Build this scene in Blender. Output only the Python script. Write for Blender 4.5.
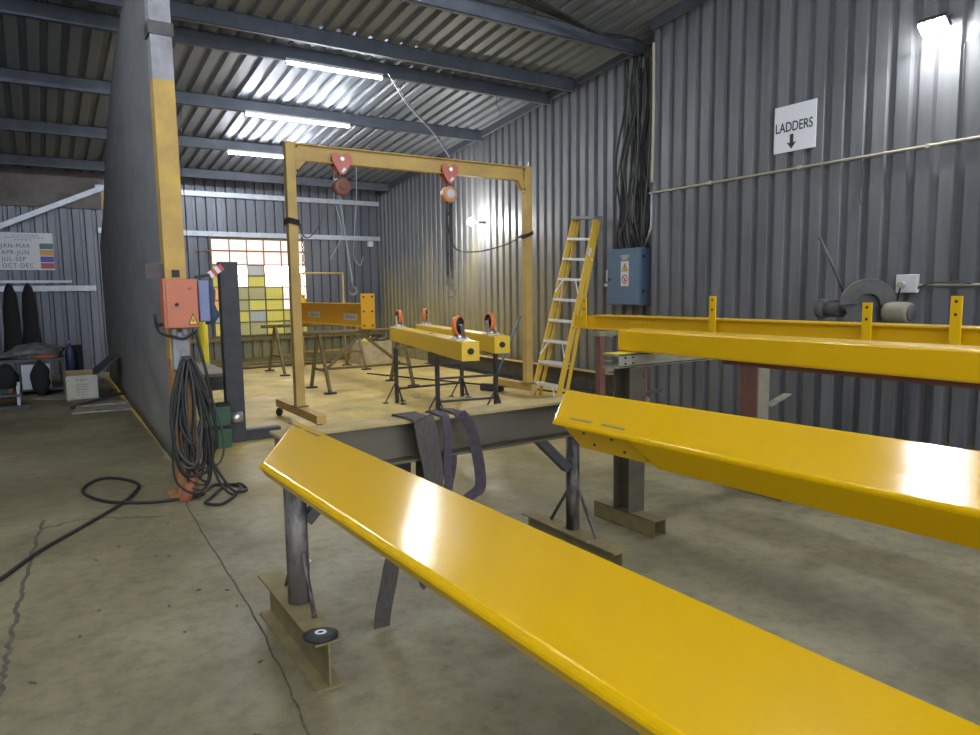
import bpy, bmesh, math, random
from mathutils import Vector, Matrix
for o in list(bpy.data.objects): bpy.data.objects.remove(o)
SC = bpy.context.scene
COL = SC.collection
random.seed(7)
R = math.radians
PI = math.pi

# ---------------------------------------------------------------- camera, world, exposure
cam_data = bpy.data.cameras.new('camera')
cam = bpy.data.objects.new('camera', cam_data); COL.objects.link(cam)
YAW, PITCH, ROLL, FPX = R(32.918), R(6.256), R(-0.769), 699.0
fwd = Vector((math.sin(YAW)*math.cos(PITCH), math.cos(YAW)*math.cos(PITCH), -math.sin(PITCH)))
rgt = Vector((math.cos(YAW), -math.sin(YAW), 0)); up0 = rgt.cross(fwd)
rr = rgt*math.cos(ROLL)+up0*math.sin(ROLL); uu = -rgt*math.sin(ROLL)+up0*math.cos(ROLL)
cam.matrix_world = Matrix(((rr.x, uu.x, -fwd.x, 0), (rr.y, uu.y, -fwd.y, 0), (rr.z, uu.z, -fwd.z, 1.45), (0, 0, 0, 1)))
cam_data.sensor_fit = 'HORIZONTAL'; cam_data.sensor_width = 36.0
cam_data.lens = FPX*36.0/980.0
cam_data.clip_start = 0.05; cam_data.clip_end = 200
SC.camera = cam

W = bpy.data.worlds.new('world'); SC.world = W; W.use_nodes = True
bg = W.node_tree.nodes['Background']
bg.inputs[0].default_value = (0.80, 0.88, 1.0, 1); bg.inputs[1].default_value = 0.7

SC.view_settings.view_transform = 'Standard'; SC.view_settings.look = 'None'
SC.view_settings.exposure = 2.32; SC.view_settings.gamma = 1.0
SC.view_settings.use_curve_mapping = False
TUBE_W = 26.0      # emission strength of the LED tubes
FLOOD_W = 130.0    # emission strength of the flood lamp on the near wall
BULB_W = 150.0     # emission strength of the lamp on the far wall

# ---------------------------------------------------------------- materials
MATS = {}
def mat(name, base, rough=0.5, metal=0.0, second=None, scale=4.0, amount=0.5, stretch=(1, 1, 1), bump=0.0,
        bump_scale=60.0, coat=0.0, spec=0.5, emit=None, estr=0.0, detail=6.0):
    m = bpy.data.materials.new(name); m.use_nodes = True
    nt = m.node_tree; b = nt.nodes['Principled BSDF']
    b.inputs['Base Color'].default_value = (*base, 1); b.inputs['Roughness'].default_value = rough
    b.inputs['Metallic'].default_value = metal; b.inputs['Coat Weight'].default_value = coat
    b.inputs['Specular IOR Level'].default_value = spec
    if coat: b.inputs['Coat Roughness'].default_value = 0.12
    tc = nt.nodes.new('ShaderNodeTexCoord'); mp = nt.nodes.new('ShaderNodeMapping')
    mp.inputs['Scale'].default_value = stretch
    nt.links.new(tc.outputs['Object'], mp.inputs['Vector'])
    if second is not None:
        n = nt.nodes.new('ShaderNodeTexNoise'); n.inputs['Scale'].default_value = scale
        n.inputs['Detail'].default_value = detail; n.inputs['Roughness'].default_value = 0.62
        nt.links.new(mp.outputs[0], n.inputs['Vector'])
        cr = nt.nodes.new('ShaderNodeValToRGB')
        cr.color_ramp.elements[0].position = 0.5-amount*0.3; cr.color_ramp.elements[1].position = 0.5+amount*0.3
        cr.color_ramp.elements[0].color = (*base, 1); cr.color_ramp.elements[1].color = (*second, 1)
        nt.links.new(n.outputs['Fac'], cr.inputs['Fac']); nt.links.new(cr.outputs['Color'], b.inputs['Base Color'])
    if bump:
        n2 = nt.nodes.new('ShaderNodeTexNoise'); n2.inputs['Scale'].default_value = bump_scale
        n2.inputs['Detail'].default_value = 3
        nt.links.new(mp.outputs[0], n2.inputs['Vector'])
        bp = nt.nodes.new('ShaderNodeBump'); bp.inputs['Strength'].default_value = bump
        bp.inputs['Distance'].default_value = 0.01
        nt.links.new(n2.outputs['Fac'], bp.inputs['Height']); nt.links.new(bp.outputs[0], b.inputs['Normal'])
    if emit is not None:
        b.inputs['Emission Color'].default_value = (*emit, 1); b.inputs['Emission Strength'].default_value = estr
    MATS[name] = m
    return m

gloss_yellow = mat('gloss_yellow_paint', (0.66, 0.385, 0.0015), 0.165, bump=0.05, bump_scale=110, spec=0.22)
fresh_yellow = mat('fresh_yellow_paint', (0.74, 0.43, 0.002), 0.32, coat=0.2)
warm_yellow = mat('warm_yellow_paint', (0.68, 0.36, 0.01), 0.4)
carriage_yellow = mat('carriage_yellow_paint', (0.70, 0.45, 0.02), 0.4)
gantry_yellow = mat('dusty_yellow_paint', (0.52, 0.345, 0.095), 0.6, second=(0.42, 0.27, 0.08), scale=3)
column_yellow = mat('worn_yellow_paint', (0.55, 0.36, 0.07), 0.65, second=(0.36, 0.22, 0.07), scale=6, amount=0.9)
column_grey = mat('column_grey_primer', (0.34, 0.35, 0.37), 0.7, second=(0.20, 0.19, 0.20), scale=7, amount=0.7)
column_orange = mat('column_orange_rust', (0.40, 0.24, 0.09), 0.8, second=(0.34, 0.13, 0.05), scale=9, amount=0.7)
bare_steel = mat('bare_mill_steel', (0.085, 0.077, 0.062), 0.42, metal=0.5, second=(0.145, 0.122, 0.078), scale=5, amount=0.8, stretch=(0.4, 1, 1))
dark_steel = mat('dark_steel', (0.045, 0.045, 0.048), 0.5, metal=0.4, second=(0.085, 0.08, 0.075), scale=8)
scuffed_steel = mat('scuffed_post_steel', (0.045, 0.040, 0.038), 0.5, metal=0.4, second=(0.21, 0.185, 0.17), scale=13, amount=0.3, stretch=(1, 1, 0.35))
dusty_steel = mat('steel_with_yellow_dust', (0.24, 0.185, 0.065), 0.75, second=(0.12, 0.095, 0.05), scale=7, amount=0.8)
flange_dust = mat('yellow_dust_on_flange', (0.40, 0.30, 0.115), 0.8, second=(0.27, 0.20, 0.085), scale=6)
rust_steel = mat('rusty_red_steel', (0.20, 0.085, 0.05), 0.8, second=(0.13, 0.06, 0.045), scale=9)
rack_grey = mat('rack_grey_steel', (0.27, 0.26, 0.20), 0.65, second=(0.18, 0.15, 0.09), scale=7, amount=0.8)
black_steel = mat('black_painted_steel', (0.035, 0.035, 0.040), 0.55, second=(0.055, 0.055, 0.062), scale=8)
galv = mat('galvanised_steel', (0.42, 0.45, 0.50), 0.45, metal=0.4, second=(0.32, 0.34, 0.38), scale=8)
purlin_mat = mat('purlin_dusty_steel', (0.10, 0.115, 0.145), 0.7, second=(0.07, 0.08, 0.10), scale=4)
black_rubber = mat('black_rubber', (0.014, 0.014, 0.015), 0.65)
cable_black = mat('black_cable_sheath', (0.012, 0.012, 0.012), 0.65, second=(0.022, 0.021, 0.019), scale=12)
cable_grey = mat('grey_cable_sheath', (0.05, 0.05, 0.048), 0.6)
wire_pale = mat('pale_wire', (0.42, 0.44, 0.48), 0.5)
bolt_dark = mat('dark_bolt_hole', (0.02, 0.018, 0.015), 0.7)
chrome = mat('zinc_plated_steel', (0.62, 0.63, 0.65), 0.3, metal=0.9)
orange_tyre = mat('orange_polyurethane', (0.72, 0.20, 0.04), 0.4)
orange_paint = mat('orange_enclosure_paint', (0.50, 0.145, 0.065), 0.45, second=(0.44, 0.13, 0.06), scale=3)
hoist_dark = mat('hoist_dark_red', (0.20, 0.075, 0.05), 0.5)
hoist_red = mat('hoist_red_paint', (0.48, 0.13, 0.09), 0.45)
hoist_orange = mat('hoist_orange_paint', (0.55, 0.25, 0.10), 0.45)
alu = mat('brushed_aluminium', (0.74, 0.75, 0.76), 0.4, metal=0.1)
ladder_yellow = mat('ladder_fibreglass_yellow', (0.66, 0.42, 0.045), 0.45)
cap_grey = mat('ladder_cap_grey', (0.17, 0.19, 0.21), 0.5)
cabinet_blue = mat('cabinet_blue_paint', (0.115, 0.185, 0.28), 0.42, second=(0.095, 0.155, 0.24), scale=2.5)
cabinet_scuff = mat('cabinet_scuffed_patch', (0.20, 0.19, 0.18), 0.6, second=(0.13, 0.14, 0.16), scale=20)
white_sign = mat('white_sign_sheet', (0.66, 0.66, 0.69), 0.32)
dull_sign = mat('dull_white_sign_sheet', (0.50, 0.51, 0.55), 0.5)
print_black = mat('printed_black', (0.02, 0.02, 0.025), 0.5)
print_grey = mat('printed_faded_grey', (0.16, 0.16, 0.19), 0.6)
print_red = mat('printed_red', (0.50, 0.05, 0.05), 0.5)
warn_yellow = mat('printed_yellow', (0.75, 0.45, 0.03), 0.5)
swatch_green = mat('swatch_green', (0.035, 0.10, 0.085), 0.5)
swatch_amber = mat('swatch_amber', (0.44, 0.24, 0.05), 0.5)
swatch_blue = mat('swatch_blue', (0.05, 0.06, 0.26), 0.5)
swatch_red = mat('swatch_red', (0.33, 0.055, 0.06), 0.5)
strap_grey = mat('grey_webbing', (0.050, 0.043, 0.036), 0.9, second=(0.088, 0.077, 0.064), scale=30, stretch=(6, 1, 1), bump=0.3, bump_scale=120)
strap_purple = mat('faded_purple_webbing', (0.050, 0.037, 0.048), 0.9, second=(0.075, 0.056, 0.068), scale=30, bump=0.3, bump_scale=120)
saw_khaki = mat('saw_dusty_khaki', (0.26, 0.24, 0.17), 0.75, second=(0.17, 0.155, 0.11), scale=9)
saw_grey = mat('saw_dusty_grey', (0.10, 0.097, 0.088), 0.75, second=(0.06, 0.06, 0.058), scale=8)
plastic_white = mat('white_plastic', (0.55, 0.55, 0.54), 0.5)
conduit_cream = mat('dusty_cream_conduit', (0.36, 0.33, 0.25), 0.6)
crate_white = mat('white_crate_paint', (0.52, 0.50, 0.42), 0.7, second=(0.42, 0.39, 0.31), scale=6)
bare_wood = mat('bare_plywood', (0.42, 0.30, 0.16), 0.8, second=(0.33, 0.23, 0.12), scale=5, stretch=(1, 6, 1))
board_cream = mat('dirty_white_board', (0.38, 0.35, 0.28), 0.8, second=(0.24, 0.22, 0.18), scale=9)
carton_cream = mat('cream_carton', (0.50, 0.40, 0.24), 0.8, second=(0.36, 0.29, 0.17), scale=8)
tarp_dark = mat('dirty_canvas', (0.085, 0.082, 0.075), 0.9, second=(0.24, 0.24, 0.24), scale=6, amount=0.5)
cloth_black = mat('black_cloth', (0.016, 0.016, 0.018), 0.95)
blue_grey = mat('blue_grey_plastic', (0.17, 0.20, 0.33), 0.55)
navy = mat('navy_cloth', (0.045, 0.065, 0.10), 0.9)
machine_green = mat('machine_green_paint', (0.035, 0.14, 0.055), 0.5, second=(0.05, 0.09, 0.07), scale=8)
bottle_blue = mat('gas_bottle_blue', (0.035, 0.055, 0.13), 0.5)
handle_blue = mat('blue_broom_handle', (0.07, 0.20, 0.34), 0.45)
pole_yellow = mat('bright_yellow_pole', (0.75, 0.58, 0.01), 0.45)
plank_wood = mat('weathered_plank', (0.34, 0.31, 0.24), 0.8, second=(0.22, 0.20, 0.16), scale=8)
orange_cloth = mat('faded_orange_cloth', (0.36, 0.12, 0.06), 0.9)
fill_tube_glow = mat('fill_led_tube_glow', (0.9, 0.9, 0.9), 0.4, emit=(0.86, 0.92, 1.0), estr=TUBE_W)  # only for the added, unseen tubes above the beams
left_fill_glow = mat('left_fill_tube_glow', (0.9, 0.9, 0.9), 0.4, emit=(0.88, 0.93, 1.0), estr=TUBE_W*1.5)  # stronger glow for the added, unseen tubes of the left bay
bay_glow = mat('bay_led_tube_glow', (0.9, 0.9, 0.9), 0.4, emit=(0.88, 0.93, 1.0), estr=TUBE_W*1.8)
flood_glow = mat('flood_lens_glow', (0.9, 0.9, 0.9), 0.4, emit=(0.95, 0.97, 1.0), estr=FLOOD_W)
bulb_glow = mat('bulb_glow', (0.9, 0.9, 0.9), 0.4, emit=(1.0, 0.97, 0.90), estr=BULB_W)
paper = mat('white_paper', (0.62, 0.62, 0.60), 0.7)

def metal_sheet(name, base, light, stain=None, stain_top=0.0, rough=0.45, metal=0.35, stain_soft=1.2, streak=(1, 1, 0.12)):
    """profiled sheet: streaky grey metal, optional yellow overspray on the lower part of the wall"""
    m = mat(name, base, rough, metal, second=light, scale=3.2, amount=0.9, stretch=streak, bump=0.08, bump_scale=9)
    if stain:
        nt = m.node_tree; b = nt.nodes['Principled BSDF']; ramp = [n for n in nt.nodes if n.type == 'VALTORGB'][0]
        tc = [n for n in nt.nodes if n.type == 'TEX_COORD'][0]
        sx = nt.nodes.new('ShaderNodeSeparateXYZ'); nt.links.new(tc.outputs['Object'], sx.inputs[0])
        nz = nt.nodes.new('ShaderNodeTexNoise'); nz.inputs['Scale'].default_value = 1.5; nz.inputs['Detail'].default_value = 8
        nz.inputs['Roughness'].default_value = 0.7
        mpp = nt.nodes.new('ShaderNodeMapping'); mpp.inputs['Scale'].default_value = (1, 1, 0.35)
        nt.links.new(tc.outputs['Object'], mpp.inputs[0]); nt.links.new(mpp.outputs[0], nz.inputs['Vector'])
        a = nt.nodes.new('ShaderNodeMapRange'); a.inputs[1].default_value = stain_top+stain_soft; a.inputs[2].default_value = stain_top-stain_soft
        a.inputs[3].default_value = -0.35; a.inputs[4].default_value = 0.45
        nt.links.new(sx.outputs['Z'], a.inputs[0])
        ad = nt.nodes.new('ShaderNodeMath'); ad.operation = 'ADD'
        nt.links.new(a.outputs[0], ad.inputs[0]); nt.links.new(nz.outputs['Fac'], ad.inputs[1])
        yy = nt.nodes.new('ShaderNodeMapRange'); yy.inputs[1].default_value = stain[1][0]; yy.inputs[2].default_value = stain[1][1]
        nt.links.new(sx.outputs[stain[2]], yy.inputs[0])
        r2 = nt.nodes.new('ShaderNodeMapRange'); r2.inputs[1].default_value = 0.45; r2.inputs[2].default_value = 1.0
        r2.inputs[4].default_value = 0.85
        nt.links.new(ad.outputs[0], r2.inputs[0])
        mu = nt.nodes.new('ShaderNodeMath'); mu.operation = 'MULTIPLY'
        nt.links.new(r2.outputs[0], mu.inputs[0]); nt.links.new(yy.outputs[0], mu.inputs[1])
        mx = nt.nodes.new('ShaderNodeMixRGB'); mx.inputs[2].default_value = (*stain[0], 1)
        nt.links.new(mu.outputs[0], mx.inputs[0]); nt.links.new(ramp.outputs[0], mx.inputs[1])
        nt.links.new(mx.outputs[0], b.inputs['Base Color'])
    return m
sheet_near = metal_sheet('wall_sheet_near', (0.075, 0.077, 0.082), (0.185, 0.187, 0.193), rough=0.48, metal=0.12)
sheet_far = metal_sheet('wall_sheet_far', (0.095, 0.099, 0.108), (0.19, 0.195, 0.205), stain=((0.40, 0.33, 0.13), (7.0, 10.5), 'Y'), stain_top=2.0, metal=0.15)
sheet_back = metal_sheet('wall_sheet_back', (0.075, 0.081, 0.098), (0.135, 0.144, 0.168), stain=((0.36, 0.33, 0.08), (2.6, 3.6), 'X'), stain_top=0.9)
roof_sheet = metal_sheet('roof_sheet', (0.165, 0.185, 0.22), (0.235, 0.26, 0.30), rough=0.5, metal=0.25, streak=(1, 0.15, 1))
roof_left = metal_sheet('roof_sheet_dark', (0.16, 0.172, 0.18), (0.25, 0.27, 0.285), rough=0.6, metal=0.2, streak=(1, 0.15, 1))
mesh_screen = metal_sheet('dark_screen_fabric', (0.15, 0.153, 0.163), (0.25, 0.252, 0.26), stain=((0.32, 0.28, 0.20), (3.0, 5.0), 'Y'), stain_top=0.9, rough=0.8, metal=0.0, streak=(1, 0.4, 1))
band_brown = mat('stained_brown_sheet', (0.13, 0.115, 0.11), 0.8, second=(0.085, 0.07, 0.065), scale=3)

def floor_mat():
    m = bpy.data.materials.new('stained_concrete'); m.use_nodes = True
    nt = m.node_tree; N = nt.nodes; L = nt.links; b = N['Principled BSDF']
    tc = N.new('ShaderNodeTexCoord'); sx = N.new('ShaderNodeSeparateXYZ'); L.new(tc.outputs['Object'], sx.inputs[0])
    def noise(sc, det=8, ro=0.6, st=(1, 1, 1)):
        mp = N.new('ShaderNodeMapping'); mp.inputs['Scale'].default_value = st; L.new(tc.outputs['Object'], mp.inputs[0])
        n = N.new('ShaderNodeTexNoise'); n.inputs['Scale'].default_value = sc; n.inputs['Detail'].default_value = det
        n.inputs['Roughness'].default_value = ro; L.new(mp.outputs[0], n.inputs['Vector']); return n.outputs['Fac']
    def ramp(fac, stops):
        c = N.new('ShaderNodeValToRGB'); e = c.color_ramp.elements
        e[0].position, e[0].color = stops[0][0], (*stops[0][1], 1); e[1].position, e[1].color = stops[-1][0], (*stops[-1][1], 1)
        for p, k in stops[1:-1]:
            q = e.new(p); q.color = (*k, 1)
        L.new(fac, c.inputs[0]); return c.outputs[0]
    def mixc(f, a, c, mode='MIX'):
        x = N.new('ShaderNodeMixRGB'); x.blend_type = mode
        if isinstance(f, float): x.inputs[0].default_value = f
        else: L.new(f, x.inputs[0])
        for i, v in ((1, a), (2, c)):
            if isinstance(v, tuple): x.inputs[i].default_value = (*v, 1)
            else: L.new(v, x.inputs[i])
        return x.outputs[0]
    def rng(v, a, c, lo=0.0, hi=1.0):
        x = N.new('ShaderNodeMapRange'); x.inputs[1].default_value = a; x.inputs[2].default_value = c
        x.inputs[3].default_value = lo; x.inputs[4].default_value = hi; L.new(v, x.inputs[0]); return x.outputs[0]
    def mul(a, c):
        x = N.new('ShaderNodeMath'); x.operation = 'MULTIPLY'; L.new(a, x.inputs[0]); L.new(c, x.inputs[1]); return x.outputs[0]
    base = ramp(noise(0.9), [(0.30, (0.132, 0.112, 0.058)), (0.5, (0.198, 0.170, 0.092)), (0.70, (0.275, 0.241, 0.140))])
    fine = ramp(noise(11, 10, 0.72), [(0.30, (0.50, 0.48, 0.44)), (0.52, (1, 1, 1)), (0.75, (1.25, 1.24, 1.2))])
    c = mixc(0.75, base, fine, 'MULTIPLY')
    spots = ramp(noise(4.5, 6, 0.75, (1, 1.6, 1)), [(0.64, (0, 0, 0)), (0.74, (1, 1, 1))])
    c = mixc(mul(spots, rng(noise(1.3), 0.4, 0.7)), c, (0.085, 0.075, 0.05))
    # dry yellow paint dust of the spray bay, past the trestle
    d = rng(sx.outputs['Y'], 3.6, 7.4); e = rng(sx.outputs['X'], 0.9, 1.5)
    nz = rng(noise(0.8, 6), 0.25, 0.6, 0.35, 1.0)
    dust = ramp(noise(3.0, 9, 0.7), [(0.32, (0.48, 0.345, 0.09)), (0.55, (0.74, 0.55, 0.175)), (0.75, (0.80, 0.62, 0.26))])
    c = mixc(mul(mul(d, e), nz), c, dust)
    L.new(c, b.inputs['Base Color'])
    L.new(rng(noise(2.5), 0.3, 0.7, 0.42, 0.72), b.inputs['Roughness'])
    bp = N.new('ShaderNodeBump'); bp.inputs['Strength'].default_value = 0.25; bp.inputs['Distance'].default_value = 0.01
    L.new(noise(22, 8, 0.7), bp.inputs['Height']); L.new(bp.outputs[0], b.inputs['Normal'])
    return m
concrete = floor_mat()

# ---------------------------------------------------------------- geometry helpers
class MB:
    def __init__(s): s.v = []; s.f = []; s.m = []; s.k = 0; s.sm = set(); s.pc = []
    def face(s, ids, smooth=False):
        if smooth: s.sm.add(len(s.f))
        s.f.append(ids); s.m.append(s.k)
    def use(s, k): s.k = k; return s
    def hexa(s, P):                       # 8 corners: bottom ring 0-3, top ring 4-7
        b = len(s.v); s.pc.append((b, len(s.f))); s.v += [tuple(p) for p in P]
        for q in ((3, 2, 1, 0), (4, 5, 6, 7), (0, 1, 5, 4), (1, 2, 6, 5), (2, 3, 7, 6), (3, 0, 4, 7)): s.face([b+i for i in q])
        return s
    def box(s, c, d, rz=0.0, M=None):
        cx, cy, cz = c; hx, hy, hz = d[0]/2, d[1]/2, d[2]/2
        T = M if M is not None else Matrix.Rotation(rz, 3, 'Z')
        P = []
        for z in (-hz, hz):
            for x, y in ((-hx, -hy), (hx, -hy), (hx, hy), (-hx, hy)):
                P.append(Vector((cx, cy, cz)) + T @ Vector((x, y, z)))
        return s.hexa(P)
    def span(s, a, b): return s.box([(a[i]+b[i])/2 for i in range(3)], [abs(b[i]-a[i]) for i in range(3)])
    def bar(s, p, q, w, h, up=(0, 0, 1)):  # rectangular bar from p to q
        p, q, u = Vector(p), Vector(q), Vector(up); d = (q-p).normalized()
        sd = d.cross(u)
        if sd.length < 1e-4: sd = d.cross(Vector((1, 0, 0)))
        sd.normalize(); n = sd.cross(d)
        P = []
        for c in (p, q):
            for a, e in ((-1, -1), (1, -1), (1, 1), (-1, 1)): P.append(c+sd*a*w/2+n*e*h/2)
        return s.hexa(P)
    def loft(s, rings, closed=True, caps=True, smooth=False):
        b = len(s.v); n = len(rings[0]); s.pc.append((b, len(s.f)))
        for r_ in rings: s.v += [tuple(p) for p in r_]
        for i in range(len(rings)-1):
            for j in range(n if closed else n-1):
                k = (j+1) % n
                s.face([b+i*n+j, b+i*n+k, b+(i+1)*n+k, b+(i+1)*n+j], smooth)
        if caps and closed:
            s.face([b+j for j in range(n)][::-1]); s.face([b+(len(rings)-1)*n+j for j in range(n)])
        return s
    def tube(s, pts, r, n=8, caps=True):
        pts = [Vector(p) for p in pts]; rings = []; prev = None
        for i, p in enumerate(pts):
            d = (pts[min(i+1, len(pts)-1)]-pts[max(i-1, 0)])
            if d.length < 1e-9: d = Vector((0, 0, 1))
            d.normalize()
            if prev is None:
                a = d.cross(Vector((0, 0, 1)))
                if a.length < 1e-3: a = d.cross(Vector((1, 0, 0)))
            else: a = prev - d*prev.dot(d)
            a.normalize(); prev = a; e = d.cross(a)
            rad = r[i] if isinstance(r, (list, tuple)) else r
            rings.append([p+(a*math.cos(t)+e*math.sin(t))*rad for t in [2*PI*k/n for k in range(n)]])
        return s.loft(rings, smooth=True, caps=caps)
    def cyl(s, p, q, r, n=20): return s.tube([p, q], r, n)
    def lathe(s, c, axis, prof, n=24, caps=True):      # prof: (distance along axis, radius)
        a = Vector(axis).normalized(); u = a.cross(Vector((0, 0, 1)))
        if u.length < 1e-3: u = a.cross(Vector((1, 0, 0)))
        u.normalize(); w = a.cross(u); c = Vector(c)
        return s.loft([[c+a*h+(u*math.cos(2*PI*k/n)+w*math.sin(2*PI*k/n))*max(r_, 1e-4) for k in range(n)] for h, r_ in prof], smooth=True, caps=caps)
    def prism(s, poly, ex):                 # planar polygon, extruded along ex
        ex = Vector(ex); return s.loft([[Vector(p) for p in poly], [Vector(p)+ex for p in poly]])
    def ribbon(s, pts, w0, t, side=(1, 0, 0)):  # flat webbing along pts
        pts = [Vector(p) for p in pts]; rings = []
        for i, p in enumerate(pts):
            w = w0 if not isinstance(w0, tuple) else w0[0]+(w0[1]-w0[0])*min(1, max(0, (i/len(pts)-0.45)/0.25))
            d = (pts[min(i+1, len(pts)-1)]-pts[max(i-1, 0)]).normalized()
            sd = Vector(side); sd = (sd-d*sd.dot(d)).normalized(); nn = sd.cross(d)
            rings.append([p-sd*w/2-nn*t/2, p+sd*w/2-nn*t/2, p+sd*w/2+nn*t/2, p-sd*w/2+nn*t/2])
        return s.loft(rings)
    def ball(s, c, r, n=14, sq=(1, 1, 1)):
        c = Vector(c); rings = []
        for i in range(n+1):
            t = PI*i/n
            rings.append([c+Vector((math.sin(t)*math.cos(2*PI*k/n)*r*sq[0]+1e-5*math.cos(k), math.sin(t)*math.sin(2*PI*k/n)*r*sq[1], math.cos(t)*r*sq[2])) for k in range(n)])
        return s.loft(rings, smooth=True)
    def pieces(s, name, ms, parent=None, bevel=0.0):   # every shape added becomes an object of its own
        out = []; ends = s.pc[1:]+[(len(s.v), len(s.f))]
        for (v0, f0), (v1, f1) in zip(s.pc, ends):
            q = MB(); q.v = s.v[v0:v1]; q.f = [[i-v0 for i in f] for f in s.f[f0:f1]]; q.m = s.m[f0:f1]; q.sm = {i-f0 for i in s.sm if f0 <= i < f1}
            out.append(q.build(name, ms, parent, bevel))
        return out
    def build(s, name, ms, parent=None, bevel=0.0, kind=None, label=None):
        me = bpy.data.meshes.new(name); me.from_pydata(s.v, [], s.f)
        for m in (ms if isinstance(ms, (list, tuple)) else [ms]): me.materials.append(m)
        bm = bmesh.new(); bm.from_mesh(me); bm.faces.ensure_lookup_table()
        for i, f in enumerate(bm.faces): f.material_index = s.m[i]; f.smooth = i in s.sm
        bmesh.ops.recalc_face_normals(bm, faces=bm.faces); bm.to_mesh(me); bm.free()
        o = bpy.data.objects.new(name, me); COL.objects.link(o)
        if parent is not None:
            o.parent = parent; o.matrix_parent_inverse = root_matrix(parent).inverted()
        if bevel:
            b = o.modifiers.new('bevel', 'BEVEL'); b.width = bevel; b.segments = 2; b.limit_method = 'ANGLE'
        if kind: o['kind'] = kind
        if label: o['label'] = label
        return o
def root_matrix(o):
    m = Matrix.LocRotScale(o.location, o.rotation_euler, None)
    if o.parent is not None: m = root_matrix(o.parent) @ o.matrix_parent_inverse @ m
    return m
def tag(o, label, cat, group=None):
    o['label'] = label; o['category'] = cat
    if group: o['group'] = group
    return o
def thing(name, loc, label, cat, group=None):
    o = bpy.data.objects.new(name, None); COL.objects.link(o); o.location = loc; o.empty_display_size = 0.1
    return tag(o, label, cat, group)
def struct(name, mb, m, bevel=0.0): return mb.build(name, m, None, bevel, kind='structure')
def children(o): return [c for c in bpy.data.objects if c.parent == o]
def dup(root, move, label, rot=0.0):
    r = root.copy(); COL.objects.link(r); r.location = root.location+Vector(move); r.rotation_euler = (0, 0, rot); r['label'] = label
    for ch in children(root):
        c = ch.copy(); COL.objects.link(c); c.parent = r
        for g in children(ch):
            d = g.copy(); COL.objects.link(d); d.parent = c
    return r
def text(name, s, size, origin, xdir, ydir, m, parent, extrude=0.0008, align='LEFT', spacing=1.0, xs=1.0, bold=0.0):
    cu = bpy.data.curves.new(name, 'FONT'); cu.body = s; cu.size = size; cu.extrude = extrude; cu.align_x = align
    cu.space_character = spacing; cu.offset = bold
    t = bpy.data.objects.new(name+'_tmp', cu); COL.objects.link(t)
    dg = bpy.context.evaluated_depsgraph_get(); me = bpy.data.meshes.new_from_object(t.evaluated_get(dg))
    bpy.data.objects.remove(t)
    x, y = Vector(xdir).normalized(), Vector(ydir).normalized(); z = x.cross(y)
    M = Matrix(((x.x*xs, y.x, z.x, origin[0]), (x.y*xs, y.y, z.y, origin[1]), (x.z*xs, y.z, z.z, origin[2]), (0, 0, 0, 1)))
    me.transform(M); me.materials.clear(); me.materials.append(m)
    o = bpy.data.objects.new(name, me); COL.objects.link(o)
    if parent is not None: o.parent = parent; o.matrix_parent_inverse = root_matrix(parent).inverted()
    return o
def smooth_path(pts, n=8):
    P = [Vector(p) for p in pts]; out = []
    for i in range(len(P)-1):
        a, b, c, d = P[max(i-1, 0)], P[i], P[i+1], P[min(i+2, len(P)-1)]
        for k in range(n):
            t = k/n
            out.append(0.5*((2*b)+(c-a)*t+(2*a-5*b+4*c-d)*t*t+(3*b-a-3*c+d)*t**3))
    return out+[P[-1]]
def ibeam(mb, p, q, h, w, tf=0.012, tw=0.009):
    """I section from p to q (points on the bottom centre line)"""
    p, q = Vector(p), Vector(q); z = Vector((0, 0, 1))
    mb.bar(p+z*tf/2, q+z*tf/2, w, tf); mb.bar(p+z*(h-tf/2), q+z*(h-tf/2), w, tf); mb.bar(p+z*h/2, q+z*h/2, tw, h-2*tf)
    return mb

# ---------------------------------------------------------------- the shell
XN, XF, YB, YC = 6.50, 6.85, 15.24, 6.30       # near right wall, far right wall, back wall, corner where they step
XL, YF = -5.6, -4.2
def roofz(y): return 3.80+0.10*(YB-y)
def profile(u0, u1, pitch=0.197, depth=0.042):
    out = []; u = u0
    while u < u1:
        for du, dd in ((0, 0), (0.112, 0), (0.126, depth), (0.183, depth)):
            if u+du <= u1: out.append((u+du, dd))
        u += pitch
    out.append((u1, 0)); return out
def sheet_wall(prof, f0, f1):
    mb = MB(); b = len(mb.v)
    for u, d in prof: mb.v += [f0(u, d), f1(u, d)]
    for i in range(len(prof)-1): mb.face([b+2*i, b+2*i+2, b+2*i+3, b+2*i+1])
    return mb
fl = MB()
fl.v = [(XL, YF, 0), (XF+0.1, YF, 0), (XF+0.1, YB+0.1, 0), (XL, YB+0.1, 0)]; fl.face([0, 1, 2, 3])
fl.v += [(x, y, -0.15) for x, y, _ in fl.v[:4]]
for q in ((7, 6, 5, 4), (0, 4, 5, 1), (1, 5, 6, 2), (2, 6, 7, 3), (3, 7, 4, 0)): fl.face(list(q))
struct('floor', fl, concrete)
struct('wall_right_near', sheet_wall(profile(YF, YC), lambda u, d: (XN+d, u, 0), lambda u, d: (XN+d, u, roofz(u))), sheet_near)
struct('wall_right_far', sheet_wall(profile(YC-0.1, YB), lambda u, d: (XF+d, u, 0), lambda u, d: (XF+d, u, roofz(u))), sheet_far)
w = MB().span((XN, YC-0.004, 0), (XF+0.04, YC, roofz(YC))); struct('wall_right_return', w, sheet_near)
struct('wall_back', sheet_wall(profile(XL, XF+0.04), lambda u, d: (u, YB+d, 0), lambda u, d: (u, YB+d, roofz(YB)+0.04)), sheet_back)
struct('wall_left', sheet_wall(profile(YF, YB), lambda u, d: (XL-d, u, 0), lambda u, d: (XL-d, u, roofz(u))), sheet_near)
rf = MB()
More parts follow.
